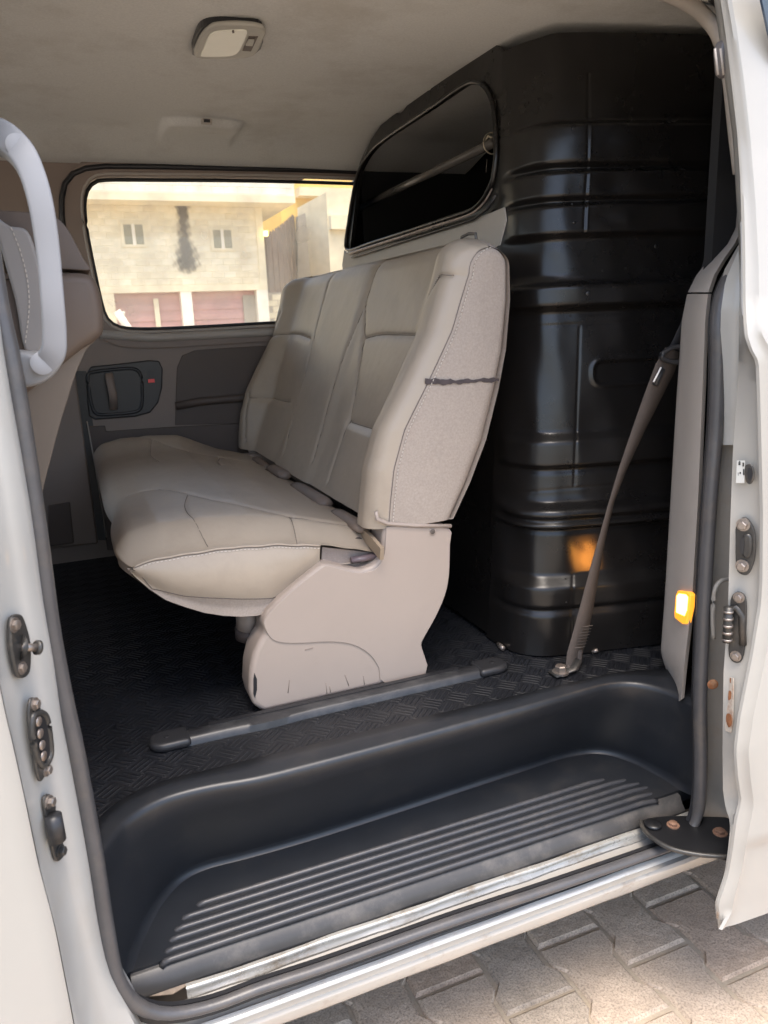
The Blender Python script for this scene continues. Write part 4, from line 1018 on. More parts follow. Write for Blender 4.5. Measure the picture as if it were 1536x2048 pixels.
# its beam: the housing throws a squarish patch on the bulkhead
tgt, _ = on_sheet(1172, 1112)
al = bpy.data.lights.new('courtesy_lamp_beam', 'AREA'); al.shape = 'RECTANGLE'; al.size = .035; al.size_y = .055; al.spread = R_(16); al.energy = .0022; al.color = (1, .33, .05)
ao = bpy.data.objects.new('courtesy_lamp_beam', al); COL.objects.link(ao)
src = atp(1352, 1208, lP, nrmL)+nrmL*.004+Vector((-.006, .01, 0)); ao.location = src
ao.rotation_euler = (src-tgt).to_track_quat('Z', 'Y').to_euler()

# seat belt
belt_ = thing('seat_belt', 'brown three-point seat belt running from the floor bolt up to the rear pillar', 'seat belt', (.93, 1.27, 0))
bp_ = [(1143, 1336, 1.262, 12, 0), (1148, 1310, 1.262, 14, 0), (1159, 1272, 1.26, 14, 0), (1175, 1205, 1.255, 12, 0), (1189, 1140, 1.25, 9, .1), (1204, 1075, 1.245, 6, .1), (1222, 1005, 1.24, 4.5, 0), (1244, 940, 1.235, 7, 0), (1274, 865, 1.225, 11, 0), (1306, 790, 1.215, 16, 0), (1330, 735, 1.205, 19, 0), (1346, 700, 1.20, 15, 0)]
rws = []
cen = [at(u, v, 1, y) for u, v, y, w_, _ in bp_]; 
B = np.array([(u, v, y, w_) for u, v, y, w_, _ in bp_])
for t in np.linspace(0, len(B)-1, 90):
    u, v, y, w_ = [float(np.interp(t, range(len(B)), B[:, k])) for k in range(4)]
    c_ = at(u, v, 1, y); s_ = math.tan(R_(14))
    a = at(u-w_, v-w_*.35, 1, y-.004); b = at(u+w_, v+w_*.35, 1, y+.004)
    rws.append([a, a.lerp(b, .5)+Vector((0, -.001, 0)), b])
grid('lap_webbing', rws, K['webbing'], belt_, solid=.0014)
zg = [at(1147+k % 2*12*(1 if k % 4 < 2 else 1)-2, 1290-k*3.3, 1, 1.250) for k in range(14)]
tube('webbing_stitching', [at(1150+(k % 2)*20+k*1.0, 1296-k*3.0, 1, 1.243) for k in range(16)], .0011, K['seamdark'], belt_, 6)
rws = []
for u, v, w_ in [(1352, 700, 14), (1378, 640, 12), (1410, 560, 14), (1432, 500, 16), (1452, 450, 16), (1470, 390, 12), (1476, 330, 10)]:
    rws.append([at(u-w_, v-w_*.3, 1, 1.225), at(u+w_, v+w_*.3, 1, 1.245)])
grid('shoulder_webbing', rws, K['webbing_dark'], belt_, solid=.0014)
gd = catmull([at(u, v, 1, 1.19) for u, v in [(1322, 712), (1334, 701), (1350, 694), (1368, 697), (1372, 712), (1360, 724), (1336, 722)]], 5, True)
tube('belt_guide', gd, .005, K['black_plastic'], belt_, 8, closed=True)
tube('tongue_edge', [at(1307, 764, 1, 1.192), at(1322, 735, 1, 1.192)], .0017, mat('bright_edge', (.9, .88, .85), .3), belt_, 8)  # pale strip along one edge of the tongue
tube('tongue', [at(1310, 770, 1, 1.20), at(1325, 738, 1, 1.20)], .006, K['black_plastic'], belt_, 8)
an = at(1121, 1346, 2, .006)
hexbolt('anchor_bolt', an, (0, 0, 1), .0125, .018, K['steel'], belt_)
tube('anchor_plate', [an+Vector((-.02, 0, .0)), an+Vector((.03, .004, .003)), an+Vector((.045, .01, .02))], .016, K['darksteel'], belt_, 10, ry=.004)
lp_ = [at(u, v, 1, 1.262) for u, v in [(1132, 1330), (1140, 1342), (1152, 1340), (1158, 1322), (1160, 1300)]]
tube('webbing_loop', lp_, .006, K['webbing'], belt_, 8)
bp2 = on_sheet(1000, 1288)[0]
tube('shiny_clip', [at(997, 1288, 2, .004), at(1006, 1297, 2, .008)], .006, K['steel'], van, 8)
tube('clip', [at(1184, 1304, 2, .004), at(1196, 1300, 2, .01)], .005, K['steel'], van, 8)

# ================================================================== SLIDING DOOR (slid back along the side)
door = thing('sliding_door', 'champagne sliding door pushed back along the van side, its front edge and latches showing', 'sliding door', (1.5, .85, -.38))
dI = [(-60, 1424), (0, 1428), (73, 1438), (176, 1452), (264, 1464), (351, 1470), (480, 1477), (600, 1479), (685, 1478), (746, 1477), (828, 1471), (900, 1466), (1032, 1461), (1142, 1458), (1220, 1456), (1290, 1451), (1347, 1447), (1416, 1446), (1500, 1445), (1580, 1446), (1615, 1451), (1642, 1460), (1660, 1460), (1700, 1456), (1746, 1449), (1808, 1430), (1824, 1431), (1856, 1437)]
dR = [(-60, 1436), (0, 1441), (73, 1452), (176, 1464), (264, 1474), (351, 1480), (480, 1484), (600, 1485), (644, 1487), (675, 1490), (701, 1499), (722, 1511), (787, 1514), (900, 1517), (1032, 1520), (1159, 1519), (1210, 1516), (1313, 1499), (1433, 1475), (1500, 1467), (1553, 1471), (1599, 1478), (1639, 1468), (1700, 1460), (1746, 1452), (1808, 1432), (1824, 1434), (1856, 1439)]
dH = [(-60, 1452), (0, 1460), (59, 1470), (164, 1485), (234, 1493), (293, 1499), (410, 1508), (527, 1514), (600, 1515), (664, 1518), (697, 1536), (720, 1548), (900, 1552), (1060, 1552), (1160, 1550), (1220, 1545), (1320, 1527), (1430, 1504), (1500, 1494), (1553, 1498), (1602, 1505), (1628, 1501), (1682, 1490), (1730, 1483), (1789, 1467), (1820, 1462), (1858, 1441)]
def dy_(v): return interp(v, [-60, 300, 600, 720, 900, 1300, 1600, 1856], [.985, .945, .905, .875, .868, .862, .862, .870])
rws = []
for v in np.concatenate([np.linspace(-60, 1795, 130), np.linspace(1800, 1857, 10)]):
    uI, uR, uH = interp(v, *zip(*dI)), interp(v, *zip(*dR)), interp(v, *zip(*dH))
    y = dy_(v); yi = y+interp(v, [-60, 500, 720, 1000, 1600, 1660, 1857], [.035, .035, .055, .05, .035, .006, .004])
    r = at(uR, v, 1, y); h = at(uH, v, 1, y-.014); i_ = at(uI, v, 1, yi)
    x2 = 2.1
    g1 = r+Vector((.012, .010, 0)) if uR-uI > 8 else r+Vector((.002, .004, 0))
    rws.append([Vector((x2, i_.y+.02, i_.z)), Vector((max(i_.x, .98)+.05, i_.y+.015, i_.z)), i_+Vector((.006, .004, 0)), i_, i_.lerp(g1, .5), g1, r+Vector((.003, .002, 0)), r, r+Vector((.001, -.005, 0)),
                r.lerp(h, .5)+Vector((-.001, -.001, 0)), h+Vector((-.004, .001, 0)), h+Vector((-.001, -.004, 0)), h+Vector((.01, -.008, 0)), h+Vector((.03, -.011, 0)), h+Vector((.10, -.015, 0)), h+Vector((.45, -.020, 0)), Vector((x2, h.y-.02, h.z))])
zcr = at(1500, 1679, 1, .855).z
for r in rws:
    for k in range(12, 17): r[k].y += .007*float(smoothstep(zcr+.004, zcr-.010, r[k].z))
grid('door_shell', rws, K['paint'], door, sharp=38)
prism('door_bottom', [rws[-1][2], rws[-1][7], rws[-1][12], rws[-1][15], Vector((2.0, rws[-1][15].y, rws[-1][15].z)), Vector((2.0, rws[-1][2].y, rws[-1][2].z))], (0, 0, .006), K['jamb_dirty'], door)
gx = at(1520, 30, 1, .93)
pxpoly('door_glass', [(1500, -60), (1519, 0), (1536, 78), (1560, 200), (1700, 420), (1900, 300), (1900, -60)], (0, .936, 1.1), (0, -1, -.16), .004, mat('dark_door_glass', (.06, .09, .14), .08, spec=.8), door)
def fplace(v):   # plane of the door's front face at a height
    return at(interp(v, *zip(*dI))*.5+interp(v, *zip(*dR))*.5, v, 1, dy_(v)+.025)
def fpoly(name, px, m, par, depth=.004, off=.0, bevel=.0015, sm=0):
    v0 = sum(q[1] for q in px)/len(px); a = at(interp(v0, *zip(*dI)), v0, 1, dy_(v0)+.045); b = at(interp(v0, *zip(*dR)), v0, 1, dy_(v0)+.004)
    t = (b-a); t.z = 0; n_ = Vector((t.y, -t.x, 0)).normalized()
    if n_.dot(Vector(CP)-a) < 0: n_ = -n_
    P_ = a+n_*(off+.001)
    pts = [atp(u, v, P_, n_) for u, v in px]
    if sm: pts = catmull(pts, sm, True)
    return prism(name, pts, n_*depth, m, par, bevel), n_, P_
# striker plate with two bolts and a hole
o_, n_, P_ = fpoly('striker_plate', [(1488, 1033), (1502, 1042), (1511, 1062), (1513, 1090), (1510, 1120), (1501, 1144), (1490, 1149), (1476, 1140), (1473, 1115), (1473, 1080), (1474, 1050)], K['darksteel'], door, .006, sm=3)
for u, v in [(1483, 1049), (1481, 1131)]: hexbolt('bolt', atp(u+4, v, P_+n_*.006, n_), n_, .0075, .012, K['steel'], o_)
q_, _, _ = fpoly('raised_eye', [(1490, 1068), (1501, 1068), (1505, 1080), (1503, 1108), (1494, 1116), (1486, 1108), (1483, 1085)], K['darksteel'], o_, .006, .006, .003, sm=3)
fpoly('latch_hole', [(1482, 1077), (1487, 1075), (1489, 1090), (1486, 1108), (1481, 1106), (1479, 1090)], K['seal_black'], q_, .0005, .0128, 0, sm=3)
# hinge-shaped latch
o_, n_, P_ = fpoly('lower_latch', [(1472, 1184), (1484, 1184), (1493, 1194), (1495, 1225), (1492, 1285), (1486, 1318), (1474, 1324), (1463, 1316), (1459, 1296), (1463, 1240), (1463, 1200)], K['darksteel'], door, .006, sm=3)
for u, v in [(1478, 1195), (1472, 1312)]: hexbolt('bolt', atp(u, v, P_+n_*.006, n_), n_, .0065, .007, K['steel'], o_)
a = atp(1457, 1214, P_+n_*.016, n_); b = atp(1454, 1284, P_+n_*.016, n_)
tube('latch_roller', [a, b], .0075, K['darksteel'], o_, 12)
for k in range(5): 
    c_ = a.lerp(b, (k+.5)/5); tube('roller_ring', [c_, c_+(b-a)*.06], .0086, K['steel'], o_, 12)
tube('latch_arm', [atp(1459, 1222, P_+n_*.010, n_), atp(1472, 1214, P_+n_*.006, n_), atp(1484, 1232, P_+n_*.005, n_), atp(1486, 1290, P_+n_*.005, n_)], .006, K['darksteel'], o_, 10)
# child-lock opening and its printed label
o_, n_, P_ = fpoly('child_lock_cover', [(1494, 929), (1503, 928), (1509, 938), (1509, 958), (1502, 968), (1494, 964), (1491, 950), (1491, 936)], K['darksteel'], door, .003, sm=3)
fpoly('lock_slot', [(1496, 937), (1503, 937), (1505, 950), (1501, 961), (1496, 957)], K['seal_black'], o_, .0006, .0034, 0, sm=2)
o_, n_, P_ = fpoly('child_lock_label', [(1474, 921), (1490, 921), (1489, 966), (1472, 966)], K['label'], door, .0004, 0, 0)
for px in ([(1477, 926), (1481, 926), (1481, 930), (1477, 930)], [(1475.5, 960), (1479.5, 960), (1479.5, 965), (1475.5, 965)], [(1485, 925), (1488, 925), (1488, 933), (1485, 933)], [(1479, 944), (1482, 944), (1482, 948), (1479, 948)], [(1486, 938), (1489, 938), (1489, 950), (1486, 950)], [(1484, 957), (1489, 957), (1489, 965), (1484, 963)], [(1476, 945), (1477, 945), (1477, 951), (1476, 951)]):
    fpoly('label_print', px, K['ink'], o_, .0002, .0006, 0)
for px in ([(1476, 924.5), (1482, 924.5), (1482, 925.3), (1476, 925.3)], [(1478, 922.5), (1480.5, 922.5), (1480.5, 924.5), (1478, 924.5)], [(1476, 957.5), (1479, 957.5), (1479, 960), (1476, 960)]):
    fpoly('label_print', px, K['ink'], o_, .0002, .0006, 0)
# rubbed rust strip
o_, n_, P_ = fpoly('rust_strip', [(1460, 1354), (1468, 1356), (1467, 1440), (1463, 1466), (1452, 1462), (1450, 1450), (1458, 1400)], mat('worn_strip', (.62, .55, .46), .6, 0, .1, 30, dirt=(.30, .11, .04), dscale=30, damt=.9, dlo=.45), door, .001)
for px in ([(1460, 1357), (1465, 1357), (1466, 1364), (1461, 1366)], [(1458, 1382), (1463, 1384), (1463, 1396), (1457, 1400)], [(1454, 1428), (1462, 1430), (1464, 1446), (1458, 1455), (1453, 1442)]): fpoly('rust_patch', px, K['rust'], o_, .0006, .0015, 0, sm=3)
pxpoly('edge_chip', [(1433, 1822), (1438, 1826), (1437, 1836), (1433, 1834)], (0, .866, 0), (-1, -1, 0), .0015, K['dirt'], door)
# upper latch block hanging from the frame
ub = [at(u, v, 1, 1.01) for u, v in [(1430, 86), (1437, 82), (1448, 84), (1454, 155), (1436, 160), (1428, 150), (1424, 105)]]
o_ = prism('upper_latch_block', ub, (0, -.02, 0), mat('smoky_plastic', (.16, .15, .15), .3), door, bevel=.004)
for u in (1431, 1442):
    tube('block_rib', [at(u-1, 97, 1, .986), at(u+5, 150, 1, .986)], .0018, K['trim_light'], o_, 6)
# lower roller arm on the sill
az = -.232
arm = [(1281, 1644), (1292, 1637), (1316, 1633), (1345, 1631), (1400, 1632), (1470, 1641), (1470, 1712), (1430, 1712), (1390, 1708), (1345, 1698), (1310, 1680), (1288, 1660)]
pts = catmull([at(u, v, 2, az) for u, v in arm], 3, True)
o_ = prism('roller_arm', pts, (0, 0, -.006), K['armblack'], door, bevel=.002)
rim_ = [at(u, v, 2, az+.0) for u, v in [(1281, 1643), (1288, 1660), (1310, 1680), (1345, 1698), (1390, 1708), (1430, 1712), (1468, 1714)]]
tube('arm_rim', catmull(rim_, 5), .0045, K['darksteel'], o_, 8)
cyl('arm_pivot', at(1306, 1651, 2, az), (0, 0, 1), .017, .007, K['armblack'], o_, 20, .003)
for u, v, r in [(1346, 1651, .0085), (1440, 1666, .0095)]: hexbolt('bolt', at(u, v, 2, az), (0, 0, 1), r, .008, K['rustbolt'], o_)

# ================================================================== FIXTURES ON THE FRONT PILLAR
pn = Vector((.88, -.47, 0)).normalized()
def ppt(u, v, y0, o=0.): P_ = at(u, v, 1, y0); return P_
def ppoly(name, px, c, m, par, depth=.004, off=0., bevel=.0015, sm=3):
    P_ = at(c[0], c[1], 1, .925)+pn*off
    pts = [atp(u, v, P_, pn) for u, v in px]
    if sm: pts = catmull(pts, sm, True)
    return prism(name, pts, pn*depth, m, par, bevel), P_+pn*depth
# guide pin
o_, P_ = ppoly('guide_pin_plate', [(18, 1232), (30, 1228), (40, 1238), (53, 1285), (53, 1335), (46, 1352), (34, 1356), (24, 1346), (14, 1300), (12, 1250)], (33, 1290), K['darksteel'], van, .006, 0, .002)
hexbolt('bolt', atp(28, 1250, P_, pn), pn, .0062, .006, K['steel'], o_)
hexbolt('bolt', atp(44, 1336, P_, pn), pn, .0055, .004, K['steel'], o_)
pa_ = atp(42, 1295, P_, pn); pb_ = at(72, 1295, 1, .93)
tube('pin_collar', [pa_, pa_.lerp(pb_, .25)], .010, K['darksteel'], o_, 14, scale=[1.5, .8])
tube('pin', [pa_, pb_], .0048, K['steel'], o_, 12)
tube('pin_head', [pb_, pb_.lerp(pa_, -.22)], .0088, K['darksteel'], o_, 16)
# contact plate with four terminals
o_, P_ = ppoly('contact_plate', [(55, 1400), (64, 1395), (75, 1402), (78, 1425), (99, 1470), (102, 1505), (92, 1525), (90, 1538), (80, 1560), (72, 1558), (62, 1510), (52, 1440)], (75, 1478), K['darksteel'], van, .004, 0, .0015)
rp = [atp(u, v, P_, pn) for u, v in [(64, 1440), (70, 1428), (84, 1426), (94, 1440), (100, 1480), (101, 1510), (92, 1528), (82, 1530), (72, 1510), (64, 1470)]]
tube('contact_rim', catmull(rp, 5, True), .0042, K['darksteel'], o_, 8, closed=True)
prism('contact_well', [p-pn*.001 for p in catmull(rp, 5, True)], pn*.002, K['seal_black'], o_)
for u, v in [(75, 1443), (78, 1467), (82, 1490), (85, 1512)]: cyl('terminal', atp(u, v, P_+pn*.001, pn), pn, .0062, .003, K['steel'], o_, 14)
for u, v in [(69, 1408), (93, 1540)]: hexbolt('bolt', atp(u, v, P_, pn), pn, .0055, .006, K['steel'], o_)
# rubber bump stop
o_, P_ = ppoly('bump_stop_plate', [(84, 1594), (95, 1588), (106, 1604), (108, 1640), (125, 1700), (118, 1718), (108, 1722), (100, 1700), (84, 1620)], (100, 1655), K['darksteel'], van, .004, 0, .0015)
tube('rubber_stop', [atp(106, 1632, P_+pn*.008, pn), atp(115, 1680, P_+pn*.008, pn)], .0105, K['black_plastic'], o_, 16)
for u, v, m_ in [(97, 1604, K['steel']), (119, 1702, K['darksteel'])]: hexbolt('bolt', atp(u, v, P_, pn), pn, .006, .008, m_, o_)
# grime streaks on the pillar paint
ppoly('grime_streak', [(18, 1345), (23, 1370), (28, 1400), (40, 1440), (46, 1480), (42, 1482), (32, 1440), (22, 1400)], (30, 1400), K['dirt'], van, .0004, .0002, 0)
ppoly('grime_streak', [(74, 1560), (80, 1585), (84, 1640), (88, 1668), (84, 1668), (76, 1625), (70, 1590)], (78, 1610), K['dirt'], van, .0004, .0002, 0)

# ================================================================== GRAB HANDLE AND FRONT SEAT
gh = thing('grab_handle', 'large grey-white grab handle on the inner front pillar, before the front seat', 'grab handle', at(80, 500, 1, 1.12))
gp = [(-40, 290, 1.16), (-8, 274, 1.15), (26, 290, 1.13), (56, 328, 1.11), (80, 400, 1.10), (96, 500, 1.10), (105, 600, 1.10), (109, 668, 1.105), (106, 705, 1.11), (88, 728, 1.12), (60, 737, 1.13), (20, 737, 1.15)]
gpp = catmull([at(u, v, 1, y) for u, v, y in gp], 8)
sc_ = [interp(i/(len(gpp)-1), [0, .12, .3, .5, .78, .92, 1], [1.35, 1.35, 1.02, .92, 1.05, 1.55, 1.7]) for i in range(len(gpp))]
sq = [(math.copysign(abs(math.cos(a))**.30, math.cos(a))*.0152, math.copysign(abs(math.sin(a))**.30, math.sin(a))*.0120) for a in np.linspace(0, 2*math.pi, 20, endpoint=False)]
sweep('handle_grip', gpp, sq, K['white_trim'], gh, up=(0, -1, 0), scale=sc_)
def disc(name, u, v, y, r, ry=None):
    cyl(name, at(u, v, 1, y), (.25, -1, .1), r, .0012, K['white_trim'], gh, 24, .0008)
disc('screw_cap', 36, 292, 1.1105, .0150); disc('screw_cap', 84, 727, 1.1040, .0150)
for pts in ([(0, 300, 1.108), (30, 312, 1.10), (60, 345, 1.092)], [(52, 714, 1.118), (90, 712, 1.098), (124, 690, 1.100)]):
    pass
fs = thing('front_seat', 'beige front passenger seat seen from behind beside the grab handle', 'seat', (-.2, 1.45, 0))
# silhouette of the rear of the seat (seen at y of the seat's near third)
bk_sil = [(480, .028), (548, .040), (575, .058), (640, .072), (672, .068), (700, .045), (760, .012), (830, -.022), (900, -.06), (960, -.085), (1040, -.11), (1120, -.12)]
YC, HW = 1.52, .245
def zof(v): return at(160, v, 1, 1.5).z
zsil = [(zof(v), x) for v, x in bk_sil]; zsil.sort()
def seat_rows(z0, z1, n, hw, thick, round_top=.05, grow_=0., xo=0.):
    rws = []
    for k in range(n+1):
        z = z0+(z1-z0)*k/n; x = float(np.interp(z, [a for a, b in zsil], [b for a, b in zsil]))+xo
        d = max(0, (z-(z1-round_top))/round_top); sh = 1-math.sqrt(max(0, 1-min(1, d)**2)) if d > 0 else 0
        w_ = hw*(1-.16*sh)*(1-.10*max(0, (z-.6)/.3)); th_ = thick*(1-.75*sh); r = []
        for i in range(48):
            a = 2*math.pi*i/48; ca, sa = math.cos(a), math.sin(a)
            r.append(Vector((x-th_*.5-thick*.12*sh+th_*.5*math.copysign(abs(ca)**.62, ca), YC+w_*math.copysign(abs(sa)**.55, sa), z)))
        rws.append(r)
    return rws
YS = 1.315
def sp2(u, v): p = at(u, v, 1, YS); return (p.x, p.z)
def slab(name, px, front, y0, y1, m_, bev, sg=5):
    o2 = catmull([Vector((*sp2(u, v), 0)) for u, v in px], 4)
    pts = [Vector((p.x, y0, p.y)) for p in o2]+[Vector((x, y0, z)) for x, z in front]
    o_ = prism(name, pts, (0, y1-y0, 0), m_, fs, bevel=0)
    bm = bmesh.new(); bm.from_mesh(o_.data)
    es = [e_ for e_ in bm.edges if len(e_.link_faces) == 2 and e_.calc_face_angle(0) > R_(50) and abs(e_.verts[0].co.y-e_.verts[1].co.y) < 1e-5]
    bmesh.ops.bevel(bm, geom=es, offset=bev, segments=sg, profile=.5, affect='EDGES', clamp_overlap=True)
    bm.to_mesh(o_.data); bm.free()
    for p in o_.data.polygons: p.use_smooth = True
    try: o_.data.set_sharp_from_angle(angle=R_(45))
    except Exception: pass
    return o_
zt_ = zof(548); hz0 = zof(540)
slab('seat_back', [(85, 556), (120, 549), (160, 548), (184, 556), (197, 580), (204, 615), (206, 645), (203, 668), (188, 682), (160, 700)], [(-.16, .60), (-.14, zt_-.02)], YS-.03, 1.76, K['seat_rear'], .028)
slab('seat_back_panel', [(150, 676), (180, 673), (193, 673), (191, 680), (172, 700), (152, 745), (136, 795), (119, 850), (102, 915), (88, 970), (75, 1040)], [(-.20, .30), (-.17, .72)], YS-.01, 1.74, mat('tan_seat_shell', (.17, .135, .105), .5, 0, .05, 6), .012)
slab('headrest', [(60, 424), (90, 424), (112, 434), (134, 456), (154, 492), (170, 522), (179, 534), (178, 541), (150, 540), (90, 536)], [(-.12, hz0+.01), (-.13, zof(450))], YS, 1.62, K['seat_rear'], .020)
for dy2 in (-.06, .06): tube('headrest_post', [Vector((.015, YC-.08+dy2, zt_-.03)), Vector((.015, YC-.08+dy2, hz0+.03))], .006, K['steel'], fs, 10)
box('seat_cushion', (-.62, YC-HW, .22), (-.10, YC+HW, .42), K['leather'], fs, bevel=.04, seg=4)
box('seat_pedestal', (-.6, YC-.2, 0), (-.14, YC+.2, .22), K['trim_dark'], fs, bevel=.01)
prism('side_bolster', catmull([at(u, v, 1, 1.272) for u, v in [(-10, 445), (20, 452), (55, 462), (76, 520), (88, 600), (86, 692), (50, 700), (30, 600)]], 4, True), (0, .03, 0), mat('daylit_side_leather', (.30, .28, .265), .5, 0, .04, 5, bump=.1, bscale=500), fs, bevel=.010, seg=4)  # the seat's beige greyed to paint in daylight on its near side
# side seam with stitches
stv, stf = [], []
ssp = [at(u, v, 1, 1.2712) for u, v in [(22, 455), (40, 500), (55, 560), (58, 620), (50, 690)]]
add_stitches(catmull(ssp, 5), Vector((0, 0, 0)))
st = mesh('side_stitching', stv, stf, K['thread'], fs); st['kind'] = 'stuff'
# second front seat further in
fs2 = fs.copy(); COL.objects.link(fs2); fs2['label'] = 'beige driver seat on the far side, almost hidden behind the passenger seat'
for ch in [c for c in bpy.data.objects if c.parent == fs]:
    c = ch.copy(); COL.objects.link(c); c.parent = fs2; c.matrix_parent_inverse = ch.matrix_parent_inverse.copy()
fs2.location = fs.location+Vector((-.12, .80, 0)); fs['group'] = fs2['group'] = 'front seats'

# ================================================================== OUTSIDE, BEYOND THE FAR WINDOW
FY = 28.0
def fo(u, v, y=FY): return at(u, v, 1, y)
hs = thing('block_house', 'cream block-built house with red roller doors and a soot stain, seen through the van window', 'house', (fo(350, 650).x, FY, GZ))
xL, xR = fo(60, 500).x, fo(529, 500).x
zb = GZ; zg = fo(380, 583).z; zl_ = fo(380, 570).z; ztp = fo(380, 408).z
x1a, x1b = fo(229, 600).x, fo(362, 600).x; x2a, x2b = fo(384, 600).x, fo(514, 600).x
box('upper_wall', (xL, FY, zl_), (xR, FY+6, ztp), K['block'], hs)
box('lintel', (xL, FY-.05, zg), (xR, FY+.4, zl_), K['render_c'], hs)
for a, b, m_ in ((xL, x1a, K['render_c']), (x1b, x2a, K['white_post']), (x2b, xR, K['white_post'])): box('ground_pier', (a, FY-.03, zb), (b, FY+.5, zg), m_, hs)
for a, b in ((x1a, x1b), (x2a, x2b)):
    rd = box('roller_door', (a, FY+.35, zb), (b, FY+.42, zg), K['roller'], hs)
    for k in range(8):
        z = zb+(zg-zb)*(k+.5)/8; box('roller_slat', (a, FY+.32, z-.10), (b, FY+.35, z+.10), K['roller'], rd)
box('roller_wall', (fo(489, 600).x, FY+.25, zb), (x2b, FY+.33, fo(489, 590).z), K['render_g'], hs)
box('pale_board', (fo(308, 600).x, FY+.2, zb), (fo(318, 600).x, FY+.25, zg-.2), K['render_c'], hs)
# corner strips in render
for a, b in ((fo(515, 500).x, xR), (xL, fo(175, 500).x)): box('rendered_corner', (a, FY-.04, zl_), (b+.001, FY, ztp), K['render_c'], hs)
# blocks of the upper wall
bw, bh = .42, .215
bme = bpy.data.meshes.new('block')
def bxm(w_, h_, d, c=.012):
    V = [(-w_/2, 0, -h_/2), (w_/2, 0, -h_/2), (w_/2, 0, h_/2), (-w_/2, 0, h_/2), (-w_/2+c, -d, -h_/2+c), (w_/2-c, -d, -h_/2+c), (w_/2-c, -d, h_/2-c), (-w_/2+c, -d, h_/2-c)]
    return V, [(4, 5, 6, 7), (0, 1, 5, 4), (1, 2, 6, 5), (2, 3, 7, 6), (3, 0, 4, 7)]
blk = []
for m_ in (K['block'], mat('cream_block_light', (.83, .78, .62), .95, 0, .1, 3, spec=.2), mat('cream_block_dark', (.75, .69, .52), .95, 0, .1, 3, spec=.2), K['block_w']):
    me = bpy.data.meshes.new('block'); V, F_ = bxm(bw-.02, bh-.016, .014); me.from_pydata(V, [], F_); me.materials.append(m_); blk.append(me)
rb = random.Random(3)
def overlap(x, z, rects): return any(a-bw*.45 < x < b+bw*.45 and c-bh*.4 < z < d+bh*.4 for a, b, c, d in rects)
wins = [(242, 293, 446, 494), (420, 468, 456, 502)]
wr = [(fo(a, 470).x, fo(b, 470).x, fo(300, d).z, fo(300, c).z) for a, b, c, d in wins]
def fill_blocks(par, xa_, xb_, za, zb_, y, pal, rects, cap=290):
    n = 0; r_ = 0; z = za+bh/2
    while z < zb_-bh*.3:
        x = xa_+bw/2-(bw/2 if r_ % 2 else 0)
        while x < xb_-bw*.3:
            if x > xa_+bw*.3 and not overlap(x, z, rects) and n < cap:
                o = bpy.data.objects.new('block', pal[rb.choice([0, 0, 1, 2] if len(pal) > 1 else [0])]); COL.objects.link(o); o.parent = par
                o.location = (x-par.location.x, y-par.location.y, z-par.location.z); n += 1
            x += bw
        z += bh; r_ += 1
    return n
fill_blocks(hs, fo(175, 500).x, fo(515, 500).x, zl_, ztp-.1, FY, blk[:3], wr)
for a, b, c, d in wr:
    f_ = box('window', (a, FY-.06, c), (b, FY-.02, d), K['render_c'], hs)
    w3 = (b-a)
    for k in (0, 1): box('pane', (a+w3*(.12+.45*k), FY-.075, c+.08), (a+w3*(.42+.45*k), FY-.062, d-.06), K['win_dark'], f_)
    box('mullion', (a+w3*.43, FY-.09, c+.05), (a+w3*.54, FY-.062, d-.04), K['white_post'], f_)
# overhanging upper storey
ox = fo(590, 390).x
FO = FY-1.1
ox = at(590, 390, 1, FO).x; oz0 = at(380, 402, 1, FO).z; oz1 = at(380, 387, 1, FO).z
box('floor_slab', (xL-2, FO, oz0), (ox, FY+6, oz1), K['render_c'], hs)
up = thing('parapet', 'pale concrete-block upper storey overhanging the cream house', 'wall', (0, FO, oz1))
box('parapet_core', (xL-2, FO+.04, oz1), (ox, FO+1.2, oz1+1.9), K['block_w'], up)
fill_blocks(up, at(120, 370, 1, FO).x, ox, oz1+.02, oz1+1.7, FO+.04, [blk[3]], [], 200)
# soot: a broad stain below a drain gap
def soot_patch():
    us = np.linspace(325, 420, 60); vs = np.linspace(398, 560, 90); V = []; A = []
    core = [(362, 400), (366, 430), (368, 470), (372, 500), (374, 530)]; D0 = []
    for v in vs:
        for u in us:
            V.append(fo(u, v, FY-.045)); d = float(seg_dist(np.array([u]), np.array([v]), core)[0]); wd = interp(v, [400, 430, 480, 505, 530, 550], [16, 10, 11, 19, 21, 14])
            n_ = math.sin(u*.35+v*.1)*math.sin(v*.23-u*.12)*.25+math.sin(u*.9-v*.5)*.1
            A.append(max(0, min(1, 1.35-d/wd+n_)))
    Fq = [(i*60+j, i*60+j+1, (i+1)*60+j+1, (i+1)*60+j) for i in range(89) for j in range(59)]
    M = K['soot'].copy(); M.name = 'soot_stain'; t = M.node_tree; n = t.nodes; bs = n['Principled BSDF']
    at_ = n.new('ShaderNodeAttribute'); at_.attribute_name = 'soot'
    tc = n.new('ShaderNodeTexCoord'); nz = n.new('ShaderNodeTexNoise'); nz.inputs['Scale'].default_value = 3; nz.inputs['Detail'].default_value = 8
    t.links.new(tc.outputs['Object'], nz.inputs['Vector'])
    q = mathn(t, 'MULTIPLY', at_.outputs['Fac'], mathn(t, 'ADD', nz.outputs[0], .35)); t.links.new(mathn(t, 'MINIMUM', q, .9), bs.inputs['Alpha'])
    o = mesh('soot_stain', V, Fq, M, hs); at2 = o.data.attributes.new('soot', 'FLOAT', 'POINT')
    for i, x in enumerate(A): at2.data[i].value = x
soot_patch()
lampo = thing('wall_lamp', 'tiny lit lamp on the corner of the cream house', 'lamp', fo(532, 466, FY-.2))
